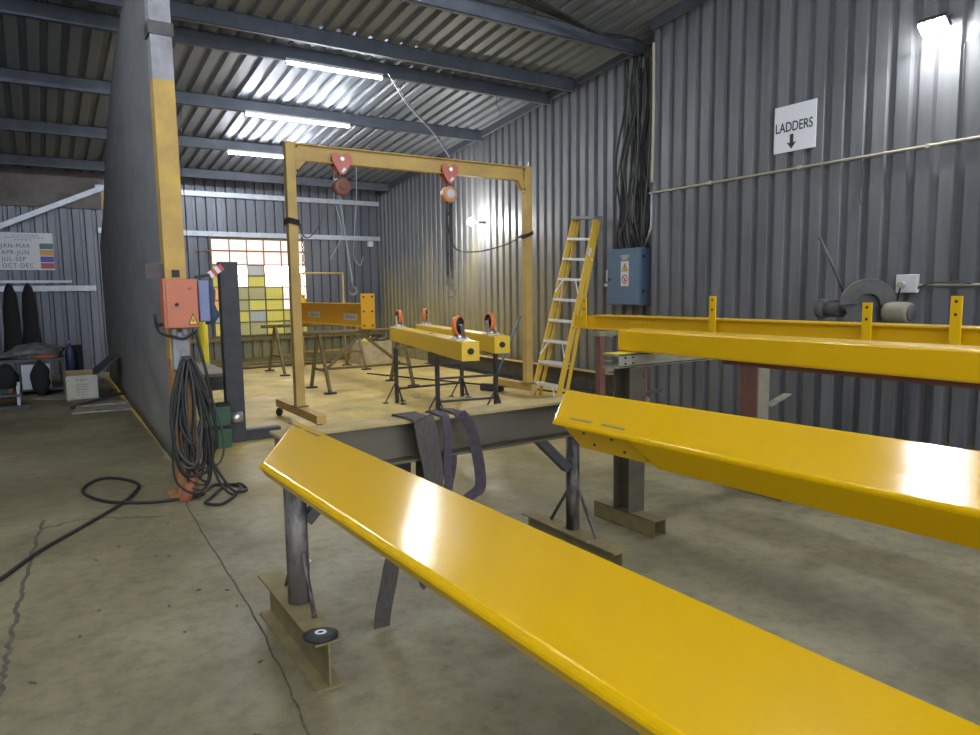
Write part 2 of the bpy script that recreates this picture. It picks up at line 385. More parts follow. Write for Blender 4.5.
def roof(prof, y0, y1, k, dz=0.0):
    rf.use(k); b = len(rf.v)
    for u, d in prof: rf.v += [(u, y0, roofz(y0)+d+dz), (u, y1, roofz(y1)+d+dz)]
    for i in range(len(prof)-1): rf.face([b+2*i, b+2*i+2, b+2*i+3, b+2*i+1])
roof(profile(1.0, XF+0.1, 0.205, 0.045), 7.95, YB+0.1, 0)
roof(profile(XL, 1.0, 0.205, 0.045), YF, YB+0.1, 1)
roof(profile(1.0, XF+0.1, 0.205, 0.045), YF, 8.12, 1, -0.035)
struct('ceiling', rf, [roof_sheet, roof_left])
n = 0
for y in (4.85, 6.8, 8.2, 8.78, 10.72, 12.68, 14.62):
    n += 1; z = roofz(y)-0.005-(0.036 if y < 8.1 else 0)
    p = MB().span((XL, y-0.03, z-0.17), (XF-0.02, y-0.024, z)).span((XL, y-0.03, z-0.006), (XF-0.02, y+0.035, z)).span((XL, y-0.03, z-0.17), (XF-0.02, y+0.035, z-0.164)).span((XL, y+0.029, z-0.17), (XF-0.02, y+0.035, z-0.15))
    struct('trim_%d' % n, p, purlin_mat)
for x0, x1, z in ((1.1, XF-0.02, 3.47), (1.1, XF-0.02, 2.68), (XL, 1.0, 1.60)):
    n += 1; struct('trim_%d' % n, MB().span((x0, YB-0.075, z-0.05), (x1, YB-0.003, z+0.05)), galv)
n += 1; struct('trim_%d' % n, MB().span((XL, YB-0.06, 1.70), (0.62, YB-0.003, 1.75)), galv)
n += 1; struct('trim_%d' % n, MB().span((1.1, YB-0.09, 0.47), (XF-0.02, YB-0.003, 0.55)), dusty_steel)
n += 1; struct('trim_%d' % n, MB().span((1.1, YB-0.12, 0.0), (XF-0.02, YB-0.003, 0.10)), dusty_steel)
n += 1; struct('trim_%d' % n, MB().span((XL, YB-0.05, 3.07), (1.18, YB-0.003, 3.72)), band_brown)
n += 1; struct('trim_%d' % n, MB().bar((-2.6, YB-0.14, 1.66), (1.22, YB-0.14, 3.46), 0.06, 0.09), galv)
for y0, y1, zz in ((YC+0.05, YB-0.02, 0),):
    n += 1; mb = MB(); mb.bar((XF-0.03, y0, roofz(y0)-0.06), (XF-0.03, y1, roofz(y1)-0.06), 0.05, 0.11)
    struct('trim_%d' % n, mb, purlin_mat)
n += 1; struct('trim_%d' % n, MB().bar((XN-0.03, YF, roofz(YF)-0.10), (XN-0.03, YC, roofz(YC)-0.10), 0.05, 0.12), purlin_mat)

# window of translucent panes in the back wall
def pane_mat(name, c1, c2, s, scale):
    m = bpy.data.materials.new(name); m.use_nodes = True; nt = m.node_tree; b = nt.nodes['Principled BSDF']
    tc = nt.nodes.new('ShaderNodeTexCoord'); br = nt.nodes.new('ShaderNodeTexBrick')
    mp = nt.nodes.new('ShaderNodeMapping'); mp.inputs['Rotation'].default_value = (R(90), 0, 0)
    nt.links.new(tc.outputs['Object'], mp.inputs[0]); nt.links.new(mp.outputs[0], br.inputs['Vector'])
    br.inputs['Scale'].default_value = scale; br.offset = 0; br.inputs['Mortar Size'].default_value = 0.08
    br.inputs['Brick Width'].default_value = 0.5; br.inputs['Row Height'].default_value = 0.5
    br.inputs['Color1'].default_value = (*c1, 1); br.inputs['Color2'].default_value = (*c1, 1); br.inputs['Mortar'].default_value = (*c2, 1)
    nt.links.new(br.outputs['Color'], b.inputs['Emission Color']); b.inputs['Emission Strength'].default_value = s
    nt.links.new(br.outputs['Color'], b.inputs['Base Color']); b.inputs['Roughness'].default_value = 0.4
    return m
PM = [pane_mat('daylit_white_pane', (1, 0.98, 0.96), (1, 0.97, 0.95), 2.2, 14), pane_mat('daylit_pink_pane', (1.0, 0.86, 0.82), (0.9, 0.42, 0.34), 0.21, 11),
      pane_mat('daylit_yellow_pane', (0.55, 0.50, 0.10), (0.42, 0.36, 0.06), 0.085, 14), pane_mat('daylit_olive_pane', (0.36, 0.34, 0.16), (0.26, 0.24, 0.10), 0.085, 14),
      pane_mat('daylit_orange_pane', (0.75, 0.36, 0.10), (0.5, 0.25, 0.08), 0.10, 14), pane_mat('daylit_grey_pane', (0.40, 0.38, 0.36), (0.3, 0.28, 0.26), 0.09, 14),
      pane_mat('daylit_bluish_pane', (0.30, 0.36, 0.42), (0.25, 0.25, 0.15), 0.09, 14)]
WX = [3.10, 3.46, 3.81, 4.16, 4.53, 4.90, 5.05]
WZ = [2.59, 2.345, 2.06, 1.83, 1.60, 1.33, 1.10, 0.86, 0.58]
GR = ['1111111', '1111111', '3050001', '2020001', '4332101', '4322121', '6262222', '2332323']
win = bpy.data.objects.new('window_1', None); COL.objects.link(win); win.location = (4.07, YB-0.02, 0.58); win['kind'] = 'structure'
pn, fr = MB(), MB()
for i in range(8):
    for j in range(6):
        pn.use(int(GR[i][j])); pn.span((WX[j]+0.008, YB-0.014, WZ[i+1]+0.008), (WX[j+1]-0.008, YB-0.006, WZ[i]-0.008))
for x in WX: fr.span((x-0.012, YB-0.034, WZ[-1]), (x+0.012, YB-0.006, WZ[0]))
for i, z in enumerate(WZ): fr.span((WX[0]-(0.3 if i == 1 else 0), YB-0.036, z-0.014), (WX[-1]+(0.25 if i == 1 else 0), YB-0.005, z+0.014))
pn.build('panes', PM, win); fr.build('frame', dusty_steel, win)

# cracks and joint cut in the slab: shallow dirt-filled lines
def crack(pts, w, jit):
    pp = smooth_path([(x, y, 0.0012) for x, y in pts], 10)
    pp = [p+Vector((random.uniform(-jit, jit), random.uniform(-jit, jit), 0)) for p in pp]
    return MB().ribbon(pp, w, 0.002, side=(1, 0.02, 0))
crack_mat = mat('dirt_in_crack', (0.05, 0.043, 0.03), 0.9, second=(0.12, 0.105, 0.07), scale=20)
struct('trim_20', crack([(0.80, 5.2), (0.774, 4.74), (0.743, 3.33), (0.70, 2.6), (0.663, 2.15), (0.60, 1.2), (0.55, 0.3)], 0.008, 0.005), crack_mat)
struct('trim_21', crack([(-0.04, 5.3), (-0.07, 5.1), (-0.141, 4.22), (-0.17, 3.8), (-0.192, 3.4), (-0.208, 3.06), (-0.25, 2.3)], 0.018, 0.010), crack_mat)
struct('trim_22', crack([(-0.05, 5.12), (0.15, 5.17), (0.30, 5.12), (0.45, 5.02), (0.62, 4.95)], 0.012, 0.012), crack_mat)

# ---------------------------------------------------------------- lights that hang in the hall, seen lamps and added fill tubes
def batten(x0, x1, y, z, label, glow=None, group='LED battens under the purlins'):
    t = thing('led_batten', ((x0+x1)/2, y, z+0.05), label, 'light', group)
    MB().span((x0-0.02, y-0.024, z+0.018), (x1+0.02, y+0.024, z+0.055)).build('housing', plastic_white, t, 0.004)
    MB().cyl((x0, y, z), (x1, y, z), 0.016, 12).build('tube', glow or fill_tube_glow, t)
    m = MB()
    for x in (x0-0.012, x1+0.012): m.cyl((x-0.01, y, z), (x+0.01, y, z), 0.019, 12)
    m.pieces('end_cap', plastic_white, t)
batten(2.79, 4.03, 8.76, 4.245, 'lit LED tube nearest the viewer, highest of the three below the roof', bay_glow)
batten(2.77, 4.34, 10.70, 4.045, 'lit LED tube in the middle of the three below the roof', bay_glow)
batten(2.95, 4.35, 12.66, 3.85, 'lit LED tube furthest back, its right end behind the gantry post', bay_glow)
for y, w in ((4.85, 'third purlin before'), (2.9, 'second purlin before'), (0.95, 'purlin just before'), (-1.0, 'purlin behind')):  # added battens out of view, put in to raise the overall brightness
    z = roofz(y)-0.28
    batten(2.8, 4.2, y, z, 'added fill LED tube above the yellow beams, on the %s the viewer' % w)
    batten(-2.2, -0.8, y, z, 'added fill LED tube in the left bay, on the %s the viewer' % w, left_fill_glow)
for y, w in ((6.8, 'furthest back, beyond the frame edge'),):  # one more added batten out of view, to brighten the left bay
    batten(-2.2, -0.8, y, roofz(y)-0.23, 'added fill LED tube in the left bay, %s' % w, left_fill_glow)
fl_ = thing('flood_light', (6.36, 3.04, 3.57), 'bright LED flood lamp high on the right wall above the conduit', 'light')
Mf = Matrix.Rotation(R(38), 3, 'Y')
MB().box((6.36, 3.04, 3.585), (0.12, 0.22, 0.045), M=Mf).build('housing', dark_steel, fl_, 0.008)
MB().box((6.345, 3.04, 3.556), (0.10, 0.20, 0.012), M=Mf).build('lens', flood_glow, fl_)
MB().bar((6.40, 3.04, 3.60), (6.50, 3.04, 3.66), 0.14, 0.012).build('bracket', dark_steel, fl_)
bl = thing('lamp_bulb', (6.82, 10.65, 2.66), 'glaring round lamp on the far right wall behind the gantry', 'light')
MB().cyl((6.86, 10.65, 2.66), (6.55, 10.60, 2.655), 0.02).build('holder', dark_steel, bl)
MB().ball((6.50, 10.59, 2.655), 0.065).build('bulb', bulb_glow, bl)

# ---------------------------------------------------------------- glossy yellow crane beams on the trestle
def crane_beam(label, L0, L1, R0, R1, lipL, lipR, bumpL, bumpR, slots, side, lean=0.0):
    """folded plate: mitred at the far end; L0/R0 far corners, L1/R1 near ends; lips start at the bump points"""
    L0, L1, R0, R1 = map(Vector, (L0, L1, R0, R1))
    root = thing('crane_beam', (L0+R1)/2-Vector((0, 0, 0.03)), label, 'steel beam', 'glossy yellow beams in front')
    aL, aR = (L1-L0).normalized(), (R1-R0).normalized()
    S = (R0-L0); S = Vector((S.x, 0, S.z)).normalized(); Nn = Vector((-S.z, 0, S.x)); T = 0.012
    r = 0.014
    mb = MB()
    def prof(pl, pr):
        """closed cross section of the top plate with rounded edges"""
        pts = []
        pts.append(pl-Nn*r)
        for k in range(5):
            t = PI/2*k/4; pts.append(pl+S*(r-r*math.cos(t))+Nn*(r*math.sin(t)-r))
        for k in range(5):
            t = PI/2*k/4; pts.append(pr-S*(r-r*math.sin(t))+Nn*(r*math.cos(t)-r))
        pts.append(pr-Nn*r)
        pts += [pr-S*T-Nn*r, pr-S*r-Nn*T, pl+S*r-Nn*T, pl+S*T-Nn*r]
        return pts
    mb.loft([prof(L0, R0), prof(L0+aL*0.4, R0+aR*0.4+(L0-R0)*0), prof(L1, R1)], smooth=False)
    mb.build('top_plate', gloss_yellow, root)
    for pt, q, a, lip, bump, sg, nm in ((L0, L1, aL, lipL, bumpL, 1, 'side_lip'), (R0, R1, aR, lipR, bumpR, -1, 'side_lip')):
        s0 = pt+a*bump-Nn*r; e0 = q-Nn*r; cut = 0.0 if bump == 0 else 0.10
        i0 = S*sg*T; ln_ = S*sg*lip*lean
        m = MB().hexa([s0+a*cut-Nn*lip+ln_, e0-Nn*lip+ln_, e0-Nn*lip+i0+ln_, s0+a*cut-Nn*lip+i0+ln_, s0, e0, e0+i0, s0+i0])
        m.build(nm, gloss_yellow, root, 0.003)
    # splice web with bolt holes, set back under the mitred end
    pt, a, sg = (L0, aL, 1) if side == 'L' else (R0, aR, -1)
    ln = bumpL if side == 'L' else bumpR
    lp = lipL if side == 'L' else lipR
    i0 = S*sg*0.02
    w0, w1 = pt+a*0.03+i0-Nn*T, pt+a*(ln+0.06)+i0-Nn*T
    i1 = i0*0.5; lw = S*sg*lp*lean
    sp = MB().hexa([w0+a*0.07-Nn*lp+lw, w1+a*0.05-Nn*lp+lw, w1+a*0.05-Nn*lp+i1+lw, w0+a*0.07-Nn*lp+i1+lw, w0, w1, w1+i1, w0+i1])
    spo = sp.build('splice_plate', fresh_yellow, root)
    h = MB()
    for f_, g in ((0.28, 0.25), (0.36, 0.7), (0.62, 0.25), (0.72, 0.72), (0.93, 0.3), (0.98, 0.78)):
        c = w0+(w1-w0)*f_-Nn*lp*g+lw*g-i0*0.05
        h.cyl(c+S*sg*0.002, c-S*sg*0.004, 0.005, 10)
    h.pieces('bolt_hole', bolt_dark, spo)
    for a0, a1 in slots:
        c0, c1 = pt+a*a0+S*sg*0.06+Nn*0.0005, pt+a*a1+S*sg*0.06+Nn*0.0005
        MB().bar(c0, c1, 0.014, 0.002, up=Nn).build('slot', bolt_dark if side == 'R' else dusty_steel, root)
    return root
crane_beam('long glossy yellow beam nearest the camera, running to the bottom right corner',
           (0.495, 1.95, 0.985), (0.643, -1.3, 0.929), (0.910, 2.92, 0.905), (1.11, -1.3, 0.833), 0.024, 0.05, 0.0, 0.45, [(0.07, 0.19), (0.25, 0.38)], 'R', 0.9)
crane_beam('long glossy yellow beam with white glare, second from the camera, propped behind the first',
           (1.785, 2.285, 0.905), (1.98, -1.3, 0.905), (2.14, 2.61, 0.97), (2.475, -1.3, 0.97), 0.105, 0.07, 0.42, 0.0, [(0.05, 0.17), (0.23, 0.35)], 'L', 0.32)

# trestle that carries the two glossy beams
def front_trestle(dy, label, zt=0.893):
    t = thing('steel_trestle', (1.6, 2.8+dy, 0), label, 'trestle')
    zb = zt-0.188
    x0, x1, yc = 0.77, 2.46, 2.785+dy
    m = MB().span((x0, yc-0.07, zt-0.014), (x1, yc+0.07, zt)); m.build('top_flange', flange_dust, t, 0.002)
    m = MB().span((x0, yc-0.006, zb+0.012), (x1, yc+0.006, zt-0.014)).span((x0, yc-0.07, zb), (x1, yc+0.07, zb+0.012))
    m.build('cross_beam', bare_steel, t, 0.002)
    for x, y in ((0.835, 2.765+dy), (2.325, 2.80+dy)):
        MB().cyl((x, y, 0.185), (x, y, zb), 0.045 if x < 1 else 0.036, 20).build('post', scuffed_steel, t)
        f = MB(); ibeam(f, (x-0.02, y-0.40, 0), (x-0.02, y+0.37, 0), 0.185, 0.105, 0.009, 0.008); f.build('foot', dusty_steel, t)
        g = MB()
        for sy in (-1, 1): g.tube([(x+0.01, y+sy*0.04, 0.40), (x-0.0, y+sy*0.185, 0.188)], 0.009, 8)
        g.pieces('strut', scuffed_steel, t)
        d = 1 if x < 1 else -1
        MB().bar((x+d*0.04, y, 0.52), (x+d*0.235, y, zb), 0.05, 0.045).build('brace', dark_steel, t)
    MB().bar((2.335, yc-0.05, zt-0.035), (2.165, yc-0.40, zt-0.035), 0.05, 0.07).build('support_arm', dark_steel, t)
    MB().span((1.42, yc-0.05, 0.56), (1.50, yc+0.05, zb)).build('stub_bracket', dark_steel, t)
    return t
front_trestle(0.0, 'dark steel trestle with webbing straps over its cross beam, carrying both glossy beams')
front_trestle(-3.4, 'dark steel trestle under the near ends of the glossy beams, behind the viewer', 0.80)

# grinding disc lying on the foot of the left post
gd = thing('grinding_disc', (0.80, 2.41, 0.186), 'black grinding disc with white hub lying on the steel foot', 'grinding disc')
Md = (0.80, 2.41, 0.188)
MB().lathe(Md, (0.05, 0.06, 1), [(0, 0.060), (0.004, 0.064), (0.012, 0.064), (0.018, 0.045), (0.019, 0.022), (0.014, 0.016)], 28).build('disc', black_rubber, gd)
MB().lathe(Md, (0.05, 0.06, 1), [(0.0185, 0.011), (0.0205, 0.011), (0.0205, 0.021), (0.019, 0.022), (0.0185, 0.011)], 24, False).build('hub_label', white_sign, gd)

# webbing straps over the cross beam
yf = 2.70
def strap(name, pts, w, m, label, n=6, side=(1, 0, 0)):
    o = MB().ribbon(smooth_path(pts, n), w, 0.006, side).build(name, m, None); tag(o, label, 'strap', 'webbing straps over the trestle'); return o
strap('webbing_strap', [(1.37, 2.90, 0.55), (1.37, 2.875, 0.80), (1.375, 2.868, 0.893), (1.38, 2.80, 0.899), (1.385, 2.72, 0.899), (1.395, 2.695, 0.885), (1.41, 2.688, 0.80), (1.43, 2.68, 0.62), (1.38, 2.67, 0.50), (1.27, 2.66, 0.39),
                        (1.215, 2.66, 0.31), (1.19, 2.66, 0.21), (1.165, 2.665, 0.10), (1.16, 2.68, 0.012)], (0.105, 0.075), strap_grey, 'wide grey webbing strap hanging over the cross beam down to the floor')
strap('webbing_strap', [(1.515, 2.90, 0.60), (1.515, 2.872, 0.84), (1.515, 2.866, 0.893), (1.51, 2.80, 0.90), (1.50, 2.72, 0.90), (1.505, 2.694, 0.885), (1.51, 2.69, 0.78), (1.505, 2.69, 0.66), (1.50, 2.67, 0.58), (1.45, 2.66, 0.47), (1.37, 2.65, 0.34), (1.345, 2.65, 0.24), (1.36, 2.65, 0.165), (1.395, 2.65, 0.20), (1.40, 2.655, 0.27), (1.44, 2.67, 0.45), (1.53, 2.72, 0.58), (1.55, 2.72, 0.66), (1.55, 2.715, 0.71)], 0.048, strap_purple, 'narrow purple grey strap in the middle, twisted below the beam', side=(1, 0.3, 0))
strap('webbing_strap', [(1.60, 2.895, 0.60), (1.60, 2.872, 0.84), (1.595, 2.866, 0.893), (1.59, 2.80, 0.90), (1.585, 2.72, 0.90), (1.60, 2.694, 0.88), (1.635, 2.69, 0.82), (1.665, 2.69, 0.70), (1.68, 2.69, 0.60), (1.675, 2.69, 0.54), (1.63, 2.69, 0.515), (1.56, 2.67, 0.49), (1.49, 2.63, 0.47)], 0.052, strap_purple, 'purple strap on the right, looping under and back to the left', side=(0.8, -0.6, 0))

# ---------------------------------------------------------------- rack on the right: two square yellow beams
rk = thing('beam_rack', (3.6, 3.08, 0), 'grey drilled steel rack trestle standing behind the second glossy beam', 'rack')
a = MB().span((2.83, 3.02, 1.058), (4.75, 3.13, 1.07)).span((2.83, 3.02, 0.985), (4.75, 3.13, 0.996)).span((2.86, 3.02, 0.99), (4.75, 3.03, 1.065)).span((2.83, 3.085, 1.022), (4.75, 3.13, 1.03))
a.use(1).span((2.83, 3.018, 1.0705), (3.1, 3.13, 1.072)); a.build('cross_arm', [rack_grey, pole_yellow], rk)
hb = MB()
for x in (2.91, 2.97): 
    for z in (1.01, 1.045): hb.cyl((x, 3.022, z), (x, 3.015, z), 0.007, 10)
for z in (0.93, 0.80, 0.68, 0.55): hb.cyl((3.03, 3.0, z), (3.03, 2.99, z), 0.007, 10)
hb.pieces('bolt_hole', bolt_dark, rk)
for x, y in ((2.985, 3.06), (4.215, 3.08)):
    p = MB().span((x-0.065, y-0.068, 0.10), (x+0.065, y-0.058, 0.985)).span((x-0.065, y+0.058, 0.10), (x+0.065, y+0.068, 0.985)).span((x-0.005, y-0.058, 0.10), (x+0.005, y+0.058, 0.985))
    p.build('post', bare_steel if x < 3.5 else rack_grey, rk)
    b_ = MB()
    for q in ((-0.05, -0.045, 0.0, 0.1), (0.045, 0.05, 0.0, 0.1)): b_.span((x+q[0], y-0.26, 0), (x+q[1], y+0.26, 0.1))
    b_.span((x-0.05, y-0.26, 0.095), (x+0.05, y+0.26, 0.1)).span((x-0.05, y-0.26, 0), (x+0.05, y+0.26, 0.005)); b_.build('foot', dusty_steel, rk)
MB().span((4.13, 3.0, 0.1), (4.145, 3.14, 0.985)).build('side_angle', rust_steel, rk)
MB().bar((4.28, 3.02, 0.62), (4.85, 3.25, 0.625), 0.06, 0.008).build('brace', plank_wood, rk)
MB().bar((3.1, 3.15, 0.78), (3.35, 3.15, 0.80), 0.02, 0.02).build('stub_arm', dark_steel, rk)
rk2 = dup(rk, (0, -3.3, 0), 'grey drilled steel rack trestle carrying the near ends of the square beams')

c1 = thing('box_beam', (3.07, 1.0, 1.072), 'yellow square box beam lying in front on the grey rack', 'steel beam')
MB().hexa([(2.985, 3.17, 1.075), (2.955, -0.9, 1.075), (3.145, -0.9, 1.075), (3.16, 3.17, 1.075), (2.985, 3.17, 1.205), (2.955, -0.9, 1.205), (3.145, -0.9, 1.205), (3.16, 3.17, 1.205)]).build('box_section', fresh_yellow, c1, 0.012)
rl = MB().bar((3.075, 2.42, 1.061), (3.0, -0.9, 1.061), 0.07, 0.026).build('packing_rail', rust_steel)
tag(rl, 'rust brown steel bar running along underneath the yellow box beam', 'steel bar')
d1 = thing('channel_beam', (4.5, 2.5, 1.072), 'yellow flanged beam with four upright tabs at the back of the rack', 'steel beam')
m = MB(); m.span((4.46, -0.9, 1.075), (4.47, 5.34, 1.20)).span((4.42, -0.9, 1.197), (4.60, 5.03, 1.21)).span((4.42, -0.9, 1.075), (4.60, 5.34, 1.087))
m.build('beam_section', fresh_yellow, d1, 0.002)
for y, zt in ((5.13, 1.372), (3.62, 1.387), (2.415, 1.345), (1.905, 1.385)):
    tb = MB().span((4.40, y-0.03, 1.085), (4.412, y+0.03, zt)).build('upright_tab', fresh_yellow, d1, 0.001)
    h = MB()
    for dz in (0.03, 0.105): h.cyl((4.401, y, zt-dz), (4.398, y, zt-dz), 0.009, 10)
    h.pieces('bolt_hole', bolt_dark, tb)
k_ = MB(); 
for i, dy in enumerate((0, .045, .09, .16, .205)): k_.span((4.458, 4.56-dy-0.025, 1.145), (4.4605, 4.56-dy, 1.165))
k_.pieces('pale_marking', pole_yellow, d1)
rt = thing('rusty_stand', (4.5, 4.75, 0), 'rust red steel stand propping the far end of the flanged beam', 'trestle')
for x in (4.27, 4.80):
    MB().span((x-0.03, 4.72, 0.0), (x+0.03, 4.78, 1.03)).build('post', rust_steel, rt)
MB().span((4.22, 4.71, 1.03), (4.95, 4.79, 1.072)).build('top_bar', rack_grey, rt)
MB().span((4.27, 4.73, 0.70), (4.80, 4.77, 0.74)).build('lower_bar', rack_grey, rt)

# ---------------------------------------------------------------- abrasive saw by the right wall
sw = thing('cut_off_saw', (5.9, 3.2, 0), 'dusty abrasive cut-off saw with raised lever by the right wall', 'saw')
C0 = Vector((5.86, 3.21, 1.30)); WR = Matrix.Rotation(R(34), 3, 'Z')
def wpt(x, dy, dz): return C0+WR @ Vector((x, dy, dz))
def arc(a0, a1, n, x0, x1, r0, r1):
    m = MB(); rings = []
    for k in range(n+1):
        t = R(a0+(a1-a0)*k/n); dy, dz = -math.cos(t), math.sin(t)
        rings.append([wpt(x0, dy*r0, dz*r0), wpt(x0, dy*r1, dz*r1), wpt(x1, dy*r1, dz*r1), wpt(x1, dy*r0, dz*r0)])
    return m.loft(rings)
gu = arc(-8, 182, 26, -0.055, 0.055, 0.085, 0.205).build('wheel_guard', saw_grey, sw, 0.003)
arc(60, 183, 20, -0.058, 0.058, 0.2055, 0.209).build('guard_rim', saw_khaki, gu)
MB().cyl(wpt(-0.01, 0, 0), wpt(0.01, 0, 0), 0.17, 32).build('abrasive_wheel', saw_grey, sw)
MB().cyl(wpt(-0.06, 0, 0), wpt(0.06, 0, 0), 0.022, 16).build('spindle', dark_steel, sw)
MB().lathe((5.88, 3.44, 1.255), (0, 1, 0), [(0, 0.0), (0, 0.075), (0.12, 0.075), (0.13, 0.06), (0.15, 0.06), (0.155, 0.085), (0.22, 0.085), (0.235, 0.06), (0.235, 0)], 22).build('spindle_housing', saw_grey, sw)
mo = MB().lathe((5.86, 3.06, 1.23), (0.0, -1, 0), [(0, 0), (0, 0.075), (0.04, 0.088), (0.17, 0.088), (0.195, 0.08), (0.20, 0)], 24).build('motor', saw_khaki, sw)
MB().lathe((5.86, 2.858, 1.23), (0, -1, 0), [(0, 0), (0, 0.07), (0.006, 0.066), (0.006, 0)], 22).build('fan_cover', saw_grey, mo)
MB().tube([(5.86, 3.40, 1.36), (5.9, 3.55, 1.62), (5.9, 3.70, 1.895)], 0.014, 10).build('lever', black_steel, sw)
MB().span((5.80, 2.80, 1.07), (5.98, 3.66, 1.10)).build('bed', saw_grey, sw)
MB().bar((5.86, 3.13, 1.10), (5.86, 3.16, 1.30), 0.10, 0.05).build('pivot_arm', saw_grey, sw)
for x in (5.84, 6.2):
    for y in (2.84, 3.62): MB().span((x-0.02, y-0.02, 0), (x+0.02, y+0.02, 1.07)).build('leg', black_steel, sw)
MB().span((5.98, 2.80, 1.07), (6.26, 3.66, 1.10)).build('table', black_steel, sw)

so = thing('wall_socket', (XN-0.03, 3.20, 1.46), 'dusty white socket box with plug on the right wall', 'socket')
MB().span((XN-0.055, 3.115, 1.385), (XN+0.001, 3.29, 1.545)).build('box', plastic_white, so, 0.006)
MB().cyl((XN-0.055, 3.23, 1.455), (XN-0.10, 3.23, 1.455), 0.028).build('plug', conduit_cream, so)
MB().tube(smooth_path([(XN-0.09, 3.23, 1.45), (XN-0.09, 3.24, 1.38), (XN-0.06, 3.28, 1.30), (XN-0.12, 3.36, 1.20), (6.2, 3.40, 1.13)]), 0.008).build('cord', cable_black, so)
cd = MB().tube([(XN-0.014, 3.12, 1.447), (XN-0.014, 0.2, 1.447)], 0.013, 10)
tag(cd.build('conduit_pipe', conduit_cream), 'short cream conduit running right from the socket box', 'conduit')
tg = MB().tube(smooth_path([(XN-0.03, 3.12, 1.42), (XN-0.035, 3.02, 1.465), (XN-0.03, 2.85, 1.47), (XN-0.03, 2.7, 1.462)]), 0.007)
tag(tg.build('grey_cable', cable_grey), 'thin grey cable curling over the conduit beside the socket', 'cable')
cw = MB().tube([(XN-0.014, 0.2, 2.63), (XN-0.014, 3.0, 2.63), (XN-0.014, 6.33, 2.625)], 0.013, 10)
for y in (1.0, 2.1, 3.1, 4.3, 5.4): cw.span((XN-0.03, y-0.015, 2.61), (XN+0.002, y+0.015, 2.65))
tag(cw.build('conduit_pipe', conduit_cream), 'long cream conduit running across the right wall under the sign', 'conduit')
for y, z0, z1, rj, lb in ((2.86, 1.48, 3.4, 0.008, 'dark hanging wire on the right wall above the socket conduit'), (3.66, 2.2, 2.60, 0.012, 'short pale wire hanging from the long wall conduit')):
    tag(MB().tube(smooth_path([(XN-0.012, y, z0), (XN-0.014, y+rj, (z0*2+z1)/3), (XN-0.012, y-rj, (z0+z1*2)/3), (XN-0.012, y, z1)]), 0.006).build('hanging_wire', cable_grey), lb, 'wire')

# LADDERS sign
sg = thing('ladders_sign', (XN-0.01, 4.36, 2.80), 'white sign reading LADDERS with a down arrow on the right wall', 'sign')
ys0, ys1, zs0, zs1 = 4.60, 4.14, 2.805, 3.262
MB().span((XN-0.008, ys1, zs0), (XN-0.002, ys0, zs1)).build('plate', white_sign, sg)
text('lettering', 'LADDERS', 0.135, (XN-0.009, ys0-0.012, 3.005), (0, -1, 0), (0, 0, 1), print_black, sg, xs=0.73, bold=0.0012)
ar = MB().prism([(XN-0.0085, y, z) for y, z in ((4.42, 2.975), (4.42, 2.89), (4.455, 2.90), (4.40, 2.83), (4.345, 2.90), (4.38, 2.89), (4.38, 2.975))], (-0.001, 0, 0))
ar.build('arrow', print_black, sg)

# ---------------------------------------------------------------- blue distribution cabinet and its cables
cb = thing('distribution_cabinet', (6.72, 6.9, 1.235), 'blue electrical distribution cabinet mounted at the wall corner', 'cabinet')
MB().span((6.615, 6.585, 1.235), (XF, 7.22, 1.985)).build('body', cabinet_blue, cb, 0.006)
dr = MB().span((6.60, 6.60, 1.25), (6.615, 7.205, 1.97)).build('door', cabinet_blue, cb, 0.004)
MB().cyl((6.60, 7.165, 1.58), (6.585, 7.165, 1.58), 0.014, 12).build('lock', black_rubber, dr)
MB().span((6.5975, 6.80, 1.49), (6.6, 6.945, 1.815)).build('warning_label', paper, dr)
MB().prism([(6.5975, 6.93, 1.685), (6.5975, 6.815, 1.685), (6.5975, 6.8725, 1.795)], (-0.001, 0, 0)).build('triangle_border', print_black, dr)
MB().prism([(6.5964, 6.915, 1.693), (6.5964, 6.83, 1.693), (6.5964, 6.8725, 1.772)], (-0.001, 0, 0)).build('triangle_fill', warn_yellow, dr)
MB().prism([(6.5953, 6.872, 1.765), (6.5953, 6.882, 1.728), (6.5953, 6.873, 1.728), (6.5953, 6.876, 1.70), (6.5953, 6.862, 1.735), (6.5953, 6.870, 1.737)], (-0.001, 0, 0)).build('flash_symbol', print_black, dr)
rg = MB(); rings = []
for k in range(33):
    t = 2*PI*k/32
    rings.append([Vector((x, 6.8725+r_*math.cos(t), 1.58+r_*math.sin(t)*1.15)) for x, r_ in ((6.597, 0.040), (6.596, 0.040), (6.596, 0.054), (6.597, 0.054))])
rg.loft(rings, caps=False); rg.bar((6.5965, 6.908, 1.62), (6.5965, 6.838, 1.54), 0.011, 0.001, up=(1, 0, 0)); rg.build('prohibition_ring', print_red, dr)
MB().prism([(6.5968, 6.885, 1.555), (6.5968, 6.862, 1.555), (6.5968, 6.868, 1.595), (6.5968, 6.88, 1.605)], (-0.0008, 0, 0)).build('hand_symbol', print_black, dr)
MB().span((6.5975, 6.79, 1.865), (6.6, 6.95, 1.90)).span((6.5975, 6.82, 1.83), (6.6, 6.925, 1.865)).build('maker_label', conduit_cream, dr)
MB().span((6.70, 6.583, 1.24), (6.845, 6.5855, 1.41)).build('scuffed_patch', cabinet_scuff, cb)
for z in (1.40, 1.85): MB().span((6.62, 6.572, z), (6.66, 6.586, z+0.04)).build('hinge', dark_steel, cb)
wb = thing('switch_box', (6.82, 7.40, 1.54), 'small white switch box on the wall left of the blue cabinet', 'switch')
MB().span((6.79, 7.36, 1.56), (XF, 7.45, 1.72)).build('box', plastic_white, wb, 0.005)
MB().span((6.78, 7.36, 1.49), (XF, 7.47, 1.53)).build('lower_box', plastic_white, wb, 0.004)
